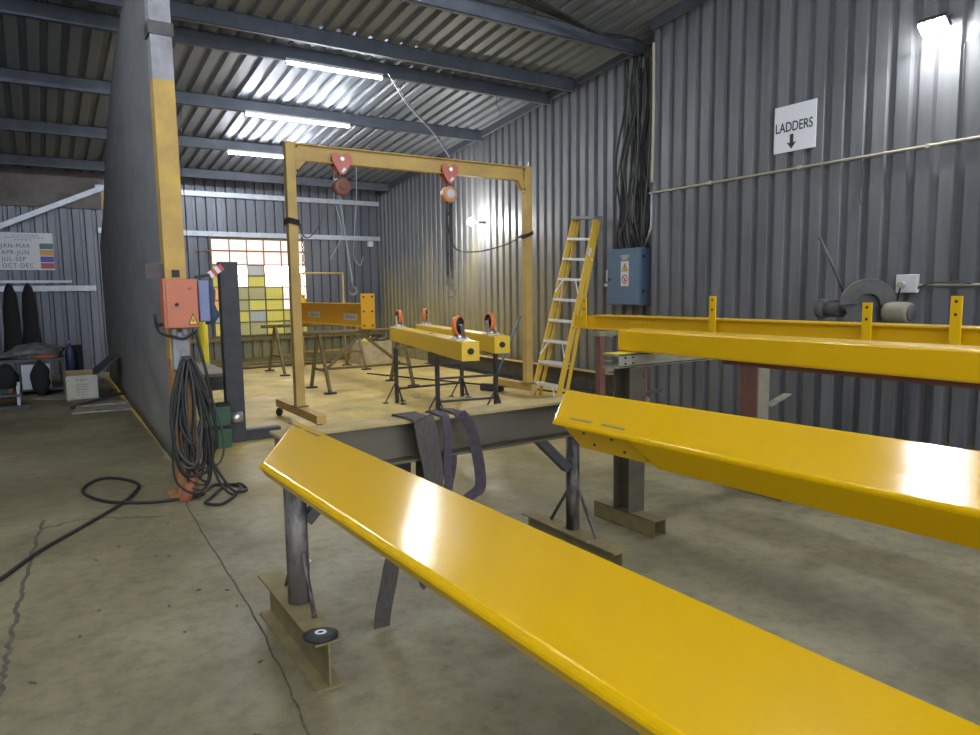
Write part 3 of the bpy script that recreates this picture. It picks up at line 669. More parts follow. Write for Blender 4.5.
random.seed(3)
for i in range(19):
    y0 = 6.46+0.74*(i+random.random())/19 if i > 2 else 6.7+0.1*i; ym = y0-0.10+0.2*random.random(); yt = y0*0.7+6.55*0.3+random.uniform(-0.08, 0.1); xo = XF-0.045-0.14*random.random()
    zt = 4.45-0.2*random.random(); tail = [(xo-0.5-random.random()*0.4, yt+0.1*random.random(), 4.50)] if i % 4 == 0 else []
    mid = random.uniform(-0.08, 0.08)
    pts = [(6.74+0.06*random.random(), min(max(y0, 6.62), 7.19), 1.985), (xo, y0+0.03*math.sin(i), 2.15), (xo, ym+mid, 2.5), (xo, ym-mid, 3.1), (xo-0.02, yt+0.08*math.sin(2*i), 3.8), (xo, yt, zt)]
    o = MB().tube(smooth_path(pts), 0.010+0.008*random.random(), 6).build('supply_cable', cable_black if i % 3 else cable_grey)
    tag(o, 'black supply cable of the bundle dropping into the blue cabinet', 'cable', 'cables above the blue cabinet')
for i in range(5):
    a_, b_ = 0.05*i, 0.025*i
    pts = [(6.72, 6.50+0.04*i, 4.0), (6.66, 6.48+0.03*i, 4.35), (6.30, 6.56-a_, 4.52-b_), (5.86, 6.56-a_, 4.47-b_), (5.55, 6.56-a_, 4.49-b_*0.8), (5.1, 6.55-a_, 4.545-b_*0.4), (4.5, 6.5-a_, 4.575), (3.6, 6.45-a_, 4.58)]
    o = MB().tube(smooth_path(pts), 0.009, 6).build('roof_cable', cable_black)
    tag(o, 'black cable slung under the roof from the wall corner', 'cable', 'cables under the roof')
fc = MB(); pts = [(XN-0.03, YC-0.03+0.006*math.sin(z*3), z) for z in [2.75+0.018*k for k in range(92)]]
fc.tube(pts, [0.020 if k % 2 else 0.013 for k in range(92)], 8)
tag(fc.build('corrugated_hose', conduit_cream), 'pale ribbed flexible conduit going up the wall corner', 'conduit')
pp = MB().tube([(XN-0.03, YC-0.02, 2.64), (XN-0.03, YC-0.02, 2.20), (6.55, 6.42, 2.08), (6.70, 6.62, 1.985)], 0.012, 8)
tag(pp.build('conduit_pipe', galv), 'pale pipe dropping from the wall conduit to the blue cabinet', 'conduit')

# ---------------------------------------------------------------- stepladder
ld = thing('stepladder', (5.85, 7.45, 0), 'yellow fibreglass stepladder with silver treads leaning at the far wall', 'ladder')
fL, fR = Vector((5.70, 7.72, 0)), Vector((5.70, 7.17, 0)); tL, tR = Vector((6.62, 7.93, 2.46)), Vector((6.62, 7.47, 2.42))
bL, bR = Vector((5.82, 7.72, 0)), Vector((5.84, 7.18, 0))
for a, b in ((fL, tL), (fR, tR)):
    dn = Vector((0.94, 0, -0.35))
    MB().bar(a, b, 0.022, 0.085, up=dn).build('front_rail', ladder_yellow, ld, 0.004)
for a, b in ((bL, tL+Vector((0.07, -0.02, -0.03))), (bR, tR+Vector((0.07, 0.02, -0.03)))):
    MB().bar(a, b, 0.022, 0.05, up=(0.95, 0, -0.3)).build('rear_rail', ladder_yellow, ld, 0.003)
for i in range(8):
    t = (i+0.62)/8.62
    p, q = fL.lerp(tL, t), fR.lerp(tR, t)
    tr_ = MB().bar(p, q, 0.10, 0.034, up=(0, 0, 1)).build('tread', alu, ld, 0.003)
    if i in (0, 2, 5):
        m = MB()
        for a, b, s in ((p, fL, 1), (q, fR, -1)):
            e = (fL if s == 1 else fR).lerp(tL if s == 1 else tR, t-0.075)
            m.bar(a.lerp(q if s == 1 else p, 0.22)-Vector((0.04, 0, 0.01)), e-Vector((0.045, 0, 0)), 0.012, 0.02)
        m.pieces('tread_brace', alu, tr_)
    if i in (1, 4, 6):
        p2, q2 = bL.lerp(tL+Vector((0.07, 0, 0)), t), bR.lerp(tR+Vector((0.07, 0, 0)), t)
        MB().bar(p2, q2, 0.02, 0.03).build('rear_bar', alu, ld)
MB().bar(tL+Vector((0.02, 0.02, 0.02)), tR+Vector((0.02, -0.02, 0.02)), 0.16, 0.05).build('top_cap', cap_grey, ld, 0.006)
for s, f, t_, b in ((1, fL, tL, bL), (-1, fR, tR, bR)):
    a, c = f.lerp(t_, 0.66), b.lerp(t_, 0.52)
    MB().bar(a+Vector((0.03, -0.02*s, 0)), c+Vector((0.02, -0.02*s, 0)), 0.006, 0.022).build('spreader', alu, ld)
p = fR.lerp(tR, 0.80); MB().box((p.x, p.y-0.013, p.z), (0.05, 0.002, 0.16), M=Matrix.Rotation(R(20), 3, 'Y')).build('safety_label', paper, ld)

# ---------------------------------------------------------------- portal gantry with two chain hoists
gn = thing('portal_gantry', (3.95, 7.6, 0), 'dusty yellow rolling gantry crane with two chain hoists', 'gantry')
gy = 7.6
b_ = MB(); ibeam(b_, (2.44, gy, 2.87), (5.49, gy, 2.87), 0.18, 0.095, 0.012, 0.009)
b_.build('cross_beam', gantry_yellow, gn)
for x, y0, y1 in ((2.395, 6.90, 8.36), (5.53, 7.45, 8.40)):
    MB().span((x-0.05, gy-0.05, 0.20), (x+0.05, gy+0.05, 3.06)).build('upright', gantry_yellow, gn, 0.004)
    MB().span((x-0.05, y0, 0.11), (x+0.05, y1, 0.20)).build('foot_beam', gantry_yellow, gn, 0.003)
    MB().span((x-0.08, gy-0.085, 0.20), (x+0.08, gy+0.085, 0.212)).build('base_plate', dusty_steel, gn)
    s = 1 if x < 3 else -1
    MB().prism([(x+s*0.05, gy-0.04, 2.87), (x+s*0.17, gy-0.04, 2.87), (x+s*0.05, gy-0.04, 2.73)], (0, 0.08, 0)).build('gusset', gantry_yellow, gn)
    pl = MB().span((x+s*0.05, gy-0.05, 2.72), (x+s*0.064, gy+0.05, 3.05)).build('joint_plate', gantry_yellow, gn)
    h = MB()
    for z in (2.76, 3.01): h.cyl((x+s*0.06, gy-0.052, z), (x+s*0.075, gy-0.056, z), 0.011, 8)
    h.pieces('bolt', bolt_dark, pl)
    for y, a in ((y0+0.10, 0.4), (y1-0.10, 2.2)):
        if x > 3 and y == y0+0.10: continue
        w_ = MB().lathe((x+0.03*math.cos(a)-0.02*math.sin(a), y+0.03*math.sin(a), 0.05), (math.cos(a), math.sin(a), 0), [(-0.018, 0), (-0.018, 0.043), (-0.012, 0.05), (0.012, 0.05), (0.018, 0.043), (0.018, 0)], 18)
        k = w_.build('caster_wheel', black_rubber, gn)
        f = MB().span((x-0.04, y-0.04, 0.10), (x+0.04, y+0.04, 0.11))
        f.bar((x+0.03*math.cos(a)-0.02*math.sin(a)+0.024*math.cos(a), y+0.03*math.sin(a)+0.024*math.sin(a), 0.045), (x+0.024*math.cos(a), y+0.024*math.sin(a), 0.105), 0.006, 0.04)
        f.build('caster_fork', chrome, k)
bd = MB()
for i in range(3): bd.tube([(2.395+0.075*math.cos(t), gy+0.075*math.sin(t), 2.20+0.02*i+0.01*math.sin(t*2)) for t in [2*PI*k/16 for k in range(17)]], 0.012, 6)
tag(bd.build('wrapped_cable', cable_black), 'black cable wrapped around the left gantry upright', 'cable')
bd = MB()
for i in range(2): bd.tube([(5.53+0.075*math.cos(t), gy+0.075*math.sin(t), 2.17+0.025*i+0.03*math.cos(t)) for t in [2*PI*k/16 for k in range(17)]], 0.012, 6)
tag(bd.build('wrapped_cable', cable_black), 'black cable wrapped around the right gantry upright', 'cable')
def chain(mb, p, q, step=0.03, r=0.0035, wdt=0.010):
    p, q = Vector(p), Vector(q); L = (q-p).length; nl = max(2, int(L/step)); d = (q-p)/nl; dn = d.normalized()
    s1 = dn.cross(Vector((1, 0.3, 0))).normalized(); s2 = dn.cross(s1)
    for i in range(nl):
        c = p+d*(i+0.5); s = s1 if i % 2 else s2; h = step*0.62
        pts = [c+dn*h*math.cos(t)+s*wdt*math.sin(t) for t in [2*PI*k/8 for k in range(9)]]
        mb.tube(pts, r, 4, caps=False)
    return mb
def hook(mb, c, s=1.0):
    c = Vector(c); pts = [c+Vector((0, 0, 0.05*s)), c]
    for k in range(11):
        t = R(90-27*k); pts.append(c+Vector((0.04*s*math.cos(t), 0, -0.045*s+0.04*s*math.sin(t))))
    return mb.tube(pts, [0.010*s]*2+[0.013*s]*9+[0.008*s, 0.006*s], 8)
def hoist(x, label, body_mat, load):
    t = thing('chain_hoist', (x, gy, 2.87), label, 'hoist', 'chain hoists on the gantry')
    for s in (-1, 1):
        yy = gy+s*0.062
        pl = MB().prism([(x+a*0.115, yy-0.005, z) for a, z in ((-0.95, 2.965), (-0.55, 2.995), (-0.2, 2.955), (0.2, 2.955), (0.55, 2.995), (0.95, 2.965), (1.0, 2.90), (0.5, 2.80), (0.2, 2.755), (-0.2, 2.755), (-0.5, 2.80), (-1.0, 2.90))], (0, 0.01, 0))
        po = pl.build('trolley_plate', hoist_red, t, 0.003)
        MB().cyl((x, yy-0.008*s, 2.92), (x, yy+s*0.018, 2.92), 0.024, 14).cyl((x+0.02, yy, 2.81), (x+0.02, yy+s*0.018, 2.81), 0.018, 12).build('axle_boss', chrome, po)
        for a in (-0.07, 0.07):
            MB().cyl((x+a, gy+s*0.03, 2.905), (x+a, gy+s*0.057, 2.905), 0.042, 18).build('trolley_wheel', black_rubber, t)
    MB().cyl((x, gy-0.08, 2.79), (x, gy+0.08, 2.79), 0.014, 10).build('load_pin', chrome, t)
    m = MB(); m.tube([(x+0.025*math.sin(a), gy, 2.745+0.04*math.cos(a)) for a in [2*PI*k/14 for k in range(15)]], 0.010, 6); m.build('top_hook', dark_steel, t)
    hb_ = MB().lathe((x, gy-0.075, 2.625), (0, 1, 0), [(0, 0), (0, 0.07), (0.008, 0.085), (0.02, 0.098), (0.05, 0.10), (0.10, 0.10), (0.125, 0.085), (0.14, 0.06), (0.14, 0)], 26).build('hoist_body', body_mat, t, 0.002)
    MB().lathe((x, gy-0.078, 2.63), (0, 1, 0), [(0, 0), (0, 0.055), (0.005, 0.058), (0.005, 0)], 22).build('cover_label', dull_sign if load else rust_steel, hb_)
    if load:
        for i, (dx, dy, z1) in enumerate(((-0.045, -0.02, 1.66), (-0.015, 0.015, 1.62), (0.02, -0.01, 1.60), (0.05, 0.02, 1.72), (0.0, -0.035, 1.75))):
            chain(MB(), (x+dx*0.9, gy+dy, 2.53), (x+dx, gy+dy, z1), 0.045, 0.006, 0.015).build('chain', dark_steel, t)
        hk = MB(); hk.span((x-0.035, gy-0.03, 1.53), (x+0.035, gy+0.03, 1.60)); hook(hk, (x+0.015, gy, 1.49), 1.3); hk.build('load_hook', rack_grey, t)
    else:
        chain(MB(), (x-0.03, gy-0.02, 2.53), (x+0.10, gy, 1.56), 0.05, 0.004, 0.010).build('chain', wire_pale, t)
        hk = MB(); hook(hk, (x+0.10, gy, 1.52), 1.1); hk.build('load_hook', rack_grey, t)
        MB().tube(smooth_path([(x-0.07, gy, 2.80), (x-0.08, gy, 2.5), (x-0.02, gy-0.02, 2.2), (x-0.03, gy-0.02, 2.05), (x-0.16, gy, 1.82)]), 0.004, 6).build('pull_cord', wire_pale, t)
        MB().tube(smooth_path([(x+0.19, gy, 2.86), (x+0.18, gy, 2.5), (x+0.14, gy, 2.1), (x+0.13, gy, 1.85), (x+0.20, gy, 1.76), (x+0.24, gy, 1.86)]), 0.0035, 6).build('slack_cord', wire_pale, t)
    return t
hoist(2.965, 'red chain hoist on the left of the gantry beam with slack pale cords', hoist_dark, False)
hoist(4.345, 'orange chain hoist on the right of the gantry beam with thick bunched chains', hoist_orange, True)
for a, b, lb in (((4.10, 8.70, 4.30), (4.40, 7.62, 3.06), 'thin pale wire from the roof to the right hoist'), ((4.16, 8.72, 4.30), (4.43, 7.63, 3.06), 'second thin wire from the roof to the right hoist'), ((5.86, 8.76, 4.30), (5.86, 8.70, 3.95), 'thin wire hanging from the roof near the far wall'), ((1.90, 10.68, 4.1), (2.35, 13.6, 2.2), 'thin dark cable hanging from the roof beside the worn yellow column')):
    A, B = Vector(a), Vector(b); tag(MB().tube(smooth_path([A, A.lerp(B, 0.35)+Vector((-0.03, 0, -0.03)), A.lerp(B, 0.7)+Vector((0.02, 0, 0)), B]), 0.005, 6).build('hanging_wire', wire_pale if 'pale' in lb else cable_grey), lb, 'wire')
tag(MB().tube(smooth_path([(4.39, 7.6, 2.50), (4.9, 8.6, 2.40), (5.6, 9.6, 2.12), (5.75, 9.2, 2.05), (5.62, 8.2, 2.10), (5.53, 7.70, 2.19)]), 0.010, 6).build('slung_cable', cable_black), 'black cable slung from the right hoist to the right gantry upright', 'cable')
tag(MB().tube(smooth_path([(2.46, 7.55, 2.2), (2.62, 7.9, 2.1), (2.80, 8.2, 2.12), (3.0, 8.4, 2.3), (3.1, 8.6, 2.5)]), 0.008, 6).build('slung_cable', cable_black), 'thin black cable looping off the left gantry upright', 'cable')
tag(chain(MB(), (2.48, 7.54, 2.19), (2.48, 7.54, 1.52), 0.045, 0.005, 0.012).build('hanging_chain', dark_steel), 'dark chain hanging beside the left gantry upright', 'chain')

# ---------------------------------------------------------------- yellow end carriages with casters, on two low stands
def carriage(p, q, z, label, axles):
    p, q = Vector((*p, z)), Vector((*q, z)); d = (q-p).normalized(); n_ = Vector((d.y, -d.x, 0)); up = Vector((0, 0, 1))
    t = thing('end_carriage', (p+q)/2, label, 'end carriage', 'yellow carriages with orange casters')
    h = 0.20
    MB().bar(p+up*h/2, q+up*h/2, 0.19, h).build('box_section', carriage_yellow, t, 0.008)
    cp = MB().bar(p+up*h/2-d*0.004, p+up*h/2, 0.188, h-0.004).build('end_plate', carriage_yellow, t)
    MB().lathe(p+up*h*0.50-d*0.004, -d, [(0, 0), (0, 0.033), (0.014, 0.033), (0.02, 0.024), (0.02, 0)], 18).build('plug', black_rubber, cp)
    sl = p.lerp(q, 0.42)+up*(h+0.0008); MB().bar(sl, sl+d*0.10, 0.05, 0.0015).build('slot', bolt_dark, t)
    for f, sgn, axl in ((0.10, 1, axles[0]), (0.93, -1, axles[1])):
        c = p.lerp(q, f)+up*h
        pl = MB().bar(c-d*0.10+up*0.006, c+d*0.10+up*0.006, 0.15, 0.012).build('mounting_plate', chrome, t, 0.002)
        m = MB()
        for a in (-0.075, 0.075):
            for b in (-0.055, 0.055): m.cyl(c+d*a+n_*b+up*0.012, c+d*a+n_*b+up*0.028, 0.012, 8)
        m.cyl(c+up*0.012, c+up*0.035, 0.055, 18); m.pieces('bolt', chrome, pl)
        ax = Vector((*axl, 0)).normalized(); wc = c+ax.cross(up)*0.03+up*0.148
        w_ = MB().lathe(wc, ax, [(-0.026, 0.087), (-0.026, 0.099), (-0.022, 0.104), (0.022, 0.104), (0.026, 0.099), (0.026, 0.087), (-0.026, 0.087)], 30, False).build('tyre', orange_tyre, t)
        MB().lathe(wc, ax, [(-0.024, 0), (-0.024, 0.03), (-0.012, 0.035), (-0.012, 0.07), (-0.025, 0.088), (0.025, 0.088), (0.012, 0.07), (0.012, 0.035), (0.024, 0.03), (0.024, 0)], 26).build('wheel_hub', black_rubber, w_)
        f_ = MB(); sd = ax.cross(up).normalized()
        for s in (-1, 1): f_.bar(c+ax*s*0.045+up*0.03, wc+ax*s*0.040+up*0.012, 0.07, 0.007, up=ax)
        f_.cyl(wc-ax*0.05, wc+ax*0.05, 0.012, 10); f_.build('fork', chrome, t)
    return t
carriage((3.665, 6.02), (4.47, 9.45), 0.745, 'left yellow box carriage with upturned orange casters, nearer the camera', ((0.50, -0.87), (-1.0, 0.15)))
carriage((4.40, 6.54), (5.10, 9.85), 0.745, 'right yellow box carriage with upturned orange casters, behind the left one', ((-1.0, 0.08), (0.80, -0.60)))
e = thing('low_stand', (4.15, 6.75, 0), 'dark low steel stand under the near ends of the yellow carriages', 'trestle', 'low steel stands')
def stand(t, a, b, zt, r=0.02):
    a, b = Vector((*a, 0)), Vector((*b, 0)); up = Vector((0, 0, 1))
    for p in (a, b):
        MB().bar(p, p+up*zt, r*2, r*2).build('post', dark_steel, t)
        m = MB()
        for k in range(3):
            an = 0.6+2*PI*k/3; f = p+Vector((math.cos(an)*0.15, math.sin(an)*0.15, 0.012)); m.tube([p+up*0.30, f], 0.010, 6); m.box(f-up*0.006, (0.06, 0.06, 0.012))
        m.build('tripod_foot', dark_steel, t)
    MB().bar(a+up*(zt-0.0), b+up*(zt-0.0), 0.05, 0.03).build('top_rail', dusty_steel, t)
    for z in (0.19, 0.46): MB().bar(a+up*z, b+up*z, 0.025, 0.025).build('cross_rail', dark_steel, t)
stand(e, (3.80, 6.98), (4.52, 6.86), 0.729)
f_ = thing('low_stand', (4.33, 8.3, 0), 'dark low steel stand with tripod feet under the far ends of the carriages', 'trestle', 'low steel stands')
stand(f_, (3.91, 8.30), (4.90, 8.29), 0.729)

# ---------------------------------------------------------------- A-frame trestles with the short yellow I-beam
def aframe(x0, x1, y, zt, sp, label, brace):
    t = thing('a_frame_trestle', ((x0+x1)/2, y, 0), label, 'trestle', 'A-frame trestles in the spray bay')
    MB().tube([(x0-0.25, y, zt-0.03), (x1+0.12, y, zt-0.03)], 0.03, 12).build('top_pipe', dusty_steel, t)
    for x in (x0, x1):
        for s in (-1, 1):
            MB().bar((x, y+s*0.03, zt-0.05), (x, y+s*sp, 0.02), 0.05, 0.04, up=(1, 0, 0)).build('leg', dusty_steel, t)
            MB().box((x, y+s*sp, 0.012), (0.16, 0.10, 0.024)).build('foot_plate', dark_steel, t)
        MB().bar((x, y-sp*0.66, 0.32), (x, y+sp*0.66, 0.32), 0.03, 0.03).build('cross_tie', dusty_steel, t)
    MB().bar((x0, y, 0.32), (x1, y, 0.32), 0.035, 0.035).build('lower_rail', dusty_steel, t)
    if brace:
        xm = (x0+x1)/2
        for x in (x0+0.12, x1-0.05): MB().bar((xm, y-0.02, zt-0.07), (x, y-0.02, 0.34), 0.045, 0.04).build('diagonal_brace', dusty_steel, t)
    return t
aframe(3.49, 4.83, 10.05, 0.895, 0.41, 'A-frame pipe trestle with diagonal braces, nearer the camera', True)
aframe(3.64, 5.18, 12.80, 0.895, 0.49, 'A-frame pipe trestle further back near the window', False)
ib = thing('short_beam', (4.1, 11.4, 0.895), 'short warm yellow I-beam with bolted end plates on the A-frame trestles', 'steel beam')
P, Q = Vector((4.24, 9.95, 0.905)), Vector((4.10, 12.75, 0.905))
m = MB(); ibeam(m, P+Vector((0, 0, 0.02)), Q+Vector((0, 0, 0.02)), 0.36, 0.17, 0.014, 0.010); m.build('i_section', warm_yellow, ib)
for c, s in ((P, -1), (Q, 1)):
    pl = MB().box((c.x, c.y+s*0.008, 1.165), (0.225, 0.016, 0.54)).build('end_plate', warm_yellow, ib, 0.002)
    h = MB()
    for z in (0.95, 1.165, 1.385):
        for x in (-0.068, 0.068): h.cyl((c.x+x, c.y-0.004 if s > 0 else c.y-0.012, z), (c.x+x, c.y-0.002-0.018 if s < 0 else c.y-0.006, z), 0.016, 10)
    h.pieces('bolt_hole', bolt_dark, pl)
sd = (Q-P).normalized()
for f, z0, z1, L in ((0.13, 1.02, 1.12, 0.5), (0.66, 1.03, 1.13, 0.55)):
    c = P.lerp(Q, f); d2 = c+sd*L
    m = MB().hexa([(c.x-0.0065, c.y, z0), (d2.x-0.0065, d2.y, z0), (d2.x-0.0055, d2.y, z0), (c.x-0.0055, c.y, z0), (c.x-0.0065, c.y, z1), (d2.x-0.0065, d2.y, z1), (d2.x-0.0055, d2.y, z1), (c.x-0.0055, c.y, z1)])
    st = m.build('sticker', paper, ib)
    k_ = MB()
    for i in range(6):
        a_ = c+sd*(0.06+0.07*i); k_.hexa([(a_.x-0.0075, a_.y, z0+0.025), (a_.x-0.0075+sd.x*0.04, a_.y+0.04, z0+0.025), (a_.x-0.0066, a_.y+0.04, z0+0.025), (a_.x-0.0066, a_.y, z0+0.025), (a_.x-0.0075, a_.y, z0+0.08), (a_.x-0.0075, a_.y+0.04, z0+0.08), (a_.x-0.0066, a_.y+0.04, z0+0.08), (a_.x-0.0066, a_.y, z0+0.08)])
    k_.pieces('smudged_print', print_grey, st)

ct = thing('carton', (5.75, 13.4, 0), 'cream carton of scraps on the floor behind the A-frame trestles', 'box')
m = MB()
for a_, b_ in (((5.44, 13.2, 0), (5.46, 13.75, 0.46)), ((6.12, 13.2, 0), (6.14, 13.75, 0.45)), ((5.44, 13.2, 0), (6.14, 13.22, 0.46)), ((5.44, 13.73, 0), (6.14, 13.75, 0.46)), ((5.44, 13.2, 0), (6.14, 13.75, 0.02))): m.span(a_, b_)
m.build('carton_walls', carton_cream, ct)
random.seed(9)
for i, mm in enumerate((paper, pole_yellow, black_rubber, paper, dark_steel, black_rubber, bare_wood)):
    c = (5.54+0.085*i, 13.3+0.3*random.random(), 0.41+0.06*random.random())
    m = MB().ball(c, 0.09, 8, (1, 0.8, 0.7)); m.tube([c, (c[0]+0.1, c[1]-0.05, c[2]+0.10)], 0.012, 6); tag(m.build('scrap_piece', mm), 'crumpled scrap poking out of the cream carton', 'scrap', 'scraps in the carton')
pf = thing('pipe_frame', (4.85, 13.5, 0), 'thin yellow pipe frame standing behind the A-frame trestles', 'frame')
MB().tube([(4.41, 13.6, 1.845), (5.29, 13.6, 1.845)], 0.02, 8).build('top_pipe', gantry_yellow, pf)
for x in (4.41, 5.28): MB().tube([(x, 13.6, 0), (x, 13.6, 1.845)], 0.018, 8).build('upright', gantry_yellow, pf)
MB().tube([(4.41, 13.6, 0.3), (5.28, 13.6, 0.3)], 0.015, 8).build('lower_pipe', gantry_yellow, pf)
wf = MB().span((6.53, YB-0.08, 2.50), (6.65, YB, 2.62)).build('junction_box', plastic_white); tag(wf, 'small white box on the back wall near the corner', 'box')
for y, z, nm in ((13.9, 0.06, 'long steel pipe lying low along the back wall, nearer'), (14.5, 0.06, 'long steel pipe lying along the foot of the back wall')):
    tag(MB().tube([(2.2, y, z*0.6), (5.1 if y < 14 else 6.3, y+0.1, z*0.6)], 0.036, 8).build('floor_pipe', dusty_steel), nm, 'pipe')
ch = MB(); ibeam(ch, (6.52, 7.0, 0.0), (6.66, 12.6, 0.0), 0.30, 0.16, 0.014, 0.01)
tag(ch.build('floor_beam', [dark_steel]), 'dark steel I-beam lying on the floor along the far wall', 'steel beam')
ct2 = MB().bar((6.52, 7.0, 0.302), (6.66, 12.6, 0.302), 0.158, 0.004).build('dust_layer', gantry_yellow, bpy.data.objects['floor_beam'], label='yellow dusty top face')
tag(MB().tube(smooth_path([(4.9, 11.6, 0.015), (5.6, 9.4, 0.015), (6.0, 8.3, 0.015), (6.18, 7.3, 0.015)]), 0.013, 6).build('floor_hose', cable_black), 'black hose lying on the yellow floor along the far wall', 'hose')
br = thing('broom', (5.55, 8.45, 0), 'blue handled broom leaning beyond the right yellow carriage', 'broom')
MB().tube([(5.52, 8.45, 0.09), (6.02, 8.45, 1.08)], 0.014, 8).build('handle', handle_blue, br)
MB().box((5.50, 8.45, 0.06), (0.09, 0.36, 0.10), rz=0.5).build('brush_head', dark_steel, br, 0.01)

# ---------------------------------------------------------------- column, screen, control box and cables in the middle
colm = thing('steel_column', (0.845, 5.42, 0), 'worn steel column painted yellow with bare grey top', 'column')
def cs(z0, z1, m, nm):
    x, y = 0.845, 5.42
    o = MB().span((x-0.068, y-0.075, z0), (x+0.068, y-0.065, z1)).span((x-0.068, y+0.065, z0), (x+0.068, y+0.075, z1)).span((x-0.006, y-0.065, z0), (x+0.006, y+0.065, z1))
    o.span((x-0.068, y-0.065, z0), (x-0.062, y+0.065, z1)); return o.build(nm, m, colm)
cs(0.0, 1.0, column_orange, 'rusty_foot'); cs(1.0, 2.91, column_yellow, 'painted_shaft'); cs(2.91, roofz(5.42)-0.02, column_grey, 'bare_top')
MB().span((0.72, 5.31, 0), (0.97, 5.53, 0.014)).build('base_plate', column_orange, colm)
MB().span((0.765, 5.335, 3.20), (0.925, 5.50, 3.285)).build('clamp_band', dark_steel, colm)
MB().span((0.66, 5.40, 1.565), (0.78, 5.43, 1.67)).build('splice_sheet', band_brown, colm)
MB().box((0.845, 5.342, 1.60), (0.05, 0.012, 0.05)).build('tar_smear', bolt_dark, colm)

sc = MB(); NY, NZ = 60, 26; random.seed(5)
ytop = [(5.5, 4.66), (7.8, 4.35), (9.3, 4.13), (10.6, 3.75), (11.4, 3.45), (12.2, 3.04), (12.9, 2.70), (14.1, 2.3)]
def ztop(y):
    for (a, za), (b, zb) in zip(ytop, ytop[1:]):
        if a <= y <= b: return za+(zb-za)*(y-a)/(b-a)
    return ytop[-1][1]
b0 = len(sc.v)
for i in range(NY+1):
    y = 5.52+(14.05-5.52)*i/NY
    for j in range(NZ+1):
        t = j/NZ; z = 0.02+(ztop(y)-0.02)*t
        q = 7.5*z-1.9*y+0.6*math.sin(1.3*y); fold = 0.085*max(0, math.sin(q))**4*math.exp(-max(0, z-0.9)*0.8)+0.010*math.sin(3.1*z+0.9*y)+0.008*math.sin(2.2*y)
        fold *= min(1, z/0.5)*(1-0.4*t)*max(0.12, 1-(y-5.5)/6.5); sc.v.append((0.90+fold+0.016*(y-5.5), y, z))
for i in range(NY):
    for j in range(NZ):
        a_ = b0+i*(NZ+1)+j; sc.face([a_, a_+1, a_+NZ+2, a_+NZ+1], True)
so_ = sc.build('screen_curtain', mesh_screen); so_.modifiers.new('solid', 'SOLIDIFY').thickness = 0.008
tag(so_, 'tall dark dusty screen curtain stretched behind the worn yellow column', 'curtain')
ln = MB().span((0.93, 5.75, 0.0005), (1.02, 13.9, 0.002)); tag(ln.build('floor_line', column_yellow), 'yellow painted line on the floor along the dark curtain', 'floor line')
tag(MB().bar((1.07, 12.95, 0.0), (1.07, 12.95, 3.12), 0.10, 0.07, up=(0, 1, 0)).build('yellow_post', column_yellow), 'slim yellow post at the far end of the dark curtain', 'post')
pt = bpy.data.objects['yellow_post']
MB().span((1.015, 12.90, 1.83), (1.125, 13.0, 1.87)).build('dark_band', black_rubber, pt)

bx = thing('control_box', (0.85, 5.25, 1.22), 'orange electrical control box with warning triangle on the column', 'control box')
MB().span((0.735, 5.20, 1.222), (0.955, 5.34, 1.560)).build('body', orange_paint, bx, 0.004)
lid = MB().span((0.752, 5.188, 1.226), (0.953, 5.20, 1.556)).build('door', orange_paint, bx, 0.003)
MB().cyl((0.905, 5.188, 1.495), (0.905, 5.178, 1.495), 0.010, 14).build('pilot_button', print_red, lid)
MB().cyl((0.815, 5.188, 1.385), (0.815, 5.176, 1.385), 0.012, 14).build('lock', black_rubber, lid)
MB().prism([(0.882, 5.187, 1.243), (0.948, 5.187, 1.243), (0.915, 5.187, 1.325)], (0, -0.001, 0)).build('triangle_border', print_black, lid)
MB().prism([(0.891, 5.1858, 1.249), (0.939, 5.1858, 1.249), (0.915, 5.1858, 1.311)], (0, -0.001, 0)).build('triangle_fill', warn_yellow, lid)
MB().prism([(0.918, 5.1846, 1.298), (0.906, 5.1846, 1.273), (0.914, 5.1846, 1.273), (0.909, 5.1846, 1.253), (0.924, 5.1846, 1.279), (0.915, 5.1846, 1.279)], (0, -0.001, 0)).build('flash_symbol', print_black, lid)
m = MB()
for x in (0.80, 0.87): m.cyl((x, 5.27, 1.222), (x, 5.27, 1.17), 0.020, 12)
m.pieces('cable_gland', column_grey, bx)
mt = MB().span((0.79, 5.27, 0.93), (0.89, 5.345, 1.19)); tag(mt.build('junction_box', column_grey), 'small grey box on the column under the orange control box', 'box')
sb = thing('socket_outlet', (1.01, 5.30, 1.25), 'blue grey industrial socket unit to the right of the orange control box', 'socket')
MB().span((0.965, 5.23, 1.26), (1.04, 5.36, 1.55)).build('housing', blue_grey, sb, 0.012)
MB().span((0.968, 5.222, 1.265), (1.036, 5.232, 1.385)).build('flap', blue_grey, sb, 0.006)
nv = MB().loft([[(1.045+0.03*w*math.cos(t)+dx, 5.31+0.05*math.sin(t), z) for t in [2*PI*k/10 for k in range(10)]] for z, w, dx in ((1.54, 0.6, 0.0), (1.48, 1.3, 0.015), (1.38, 1.1, 0.01), (1.30, 1.5, 0.03), (1.24, 1.0, 0.0))], smooth=True)
tag(nv.build('hanging_cloth', navy), 'dark navy cloth hanging beside the blue grey socket unit', 'cloth')
tgn = thing('hazard_tag', (1.0, 5.26, 1.575), 'red and white tag with dark handle above the socket unit', 'tag')
MB().bar((0.955, 5.27, 1.572), (1.055, 5.27, 1.588), 0.02, 0.02).build('handle', black_rubber, tgn)
m = MB(); 
for i in range(4): m.use(i % 2).bar((1.055+0.022*i, 5.27, 1.585+0.016*i), (1.077+0.022*i, 5.27, 1.601+0.016*i), 0.004, 0.05)
m.build('striped_board', [paper, print_red], tgn)

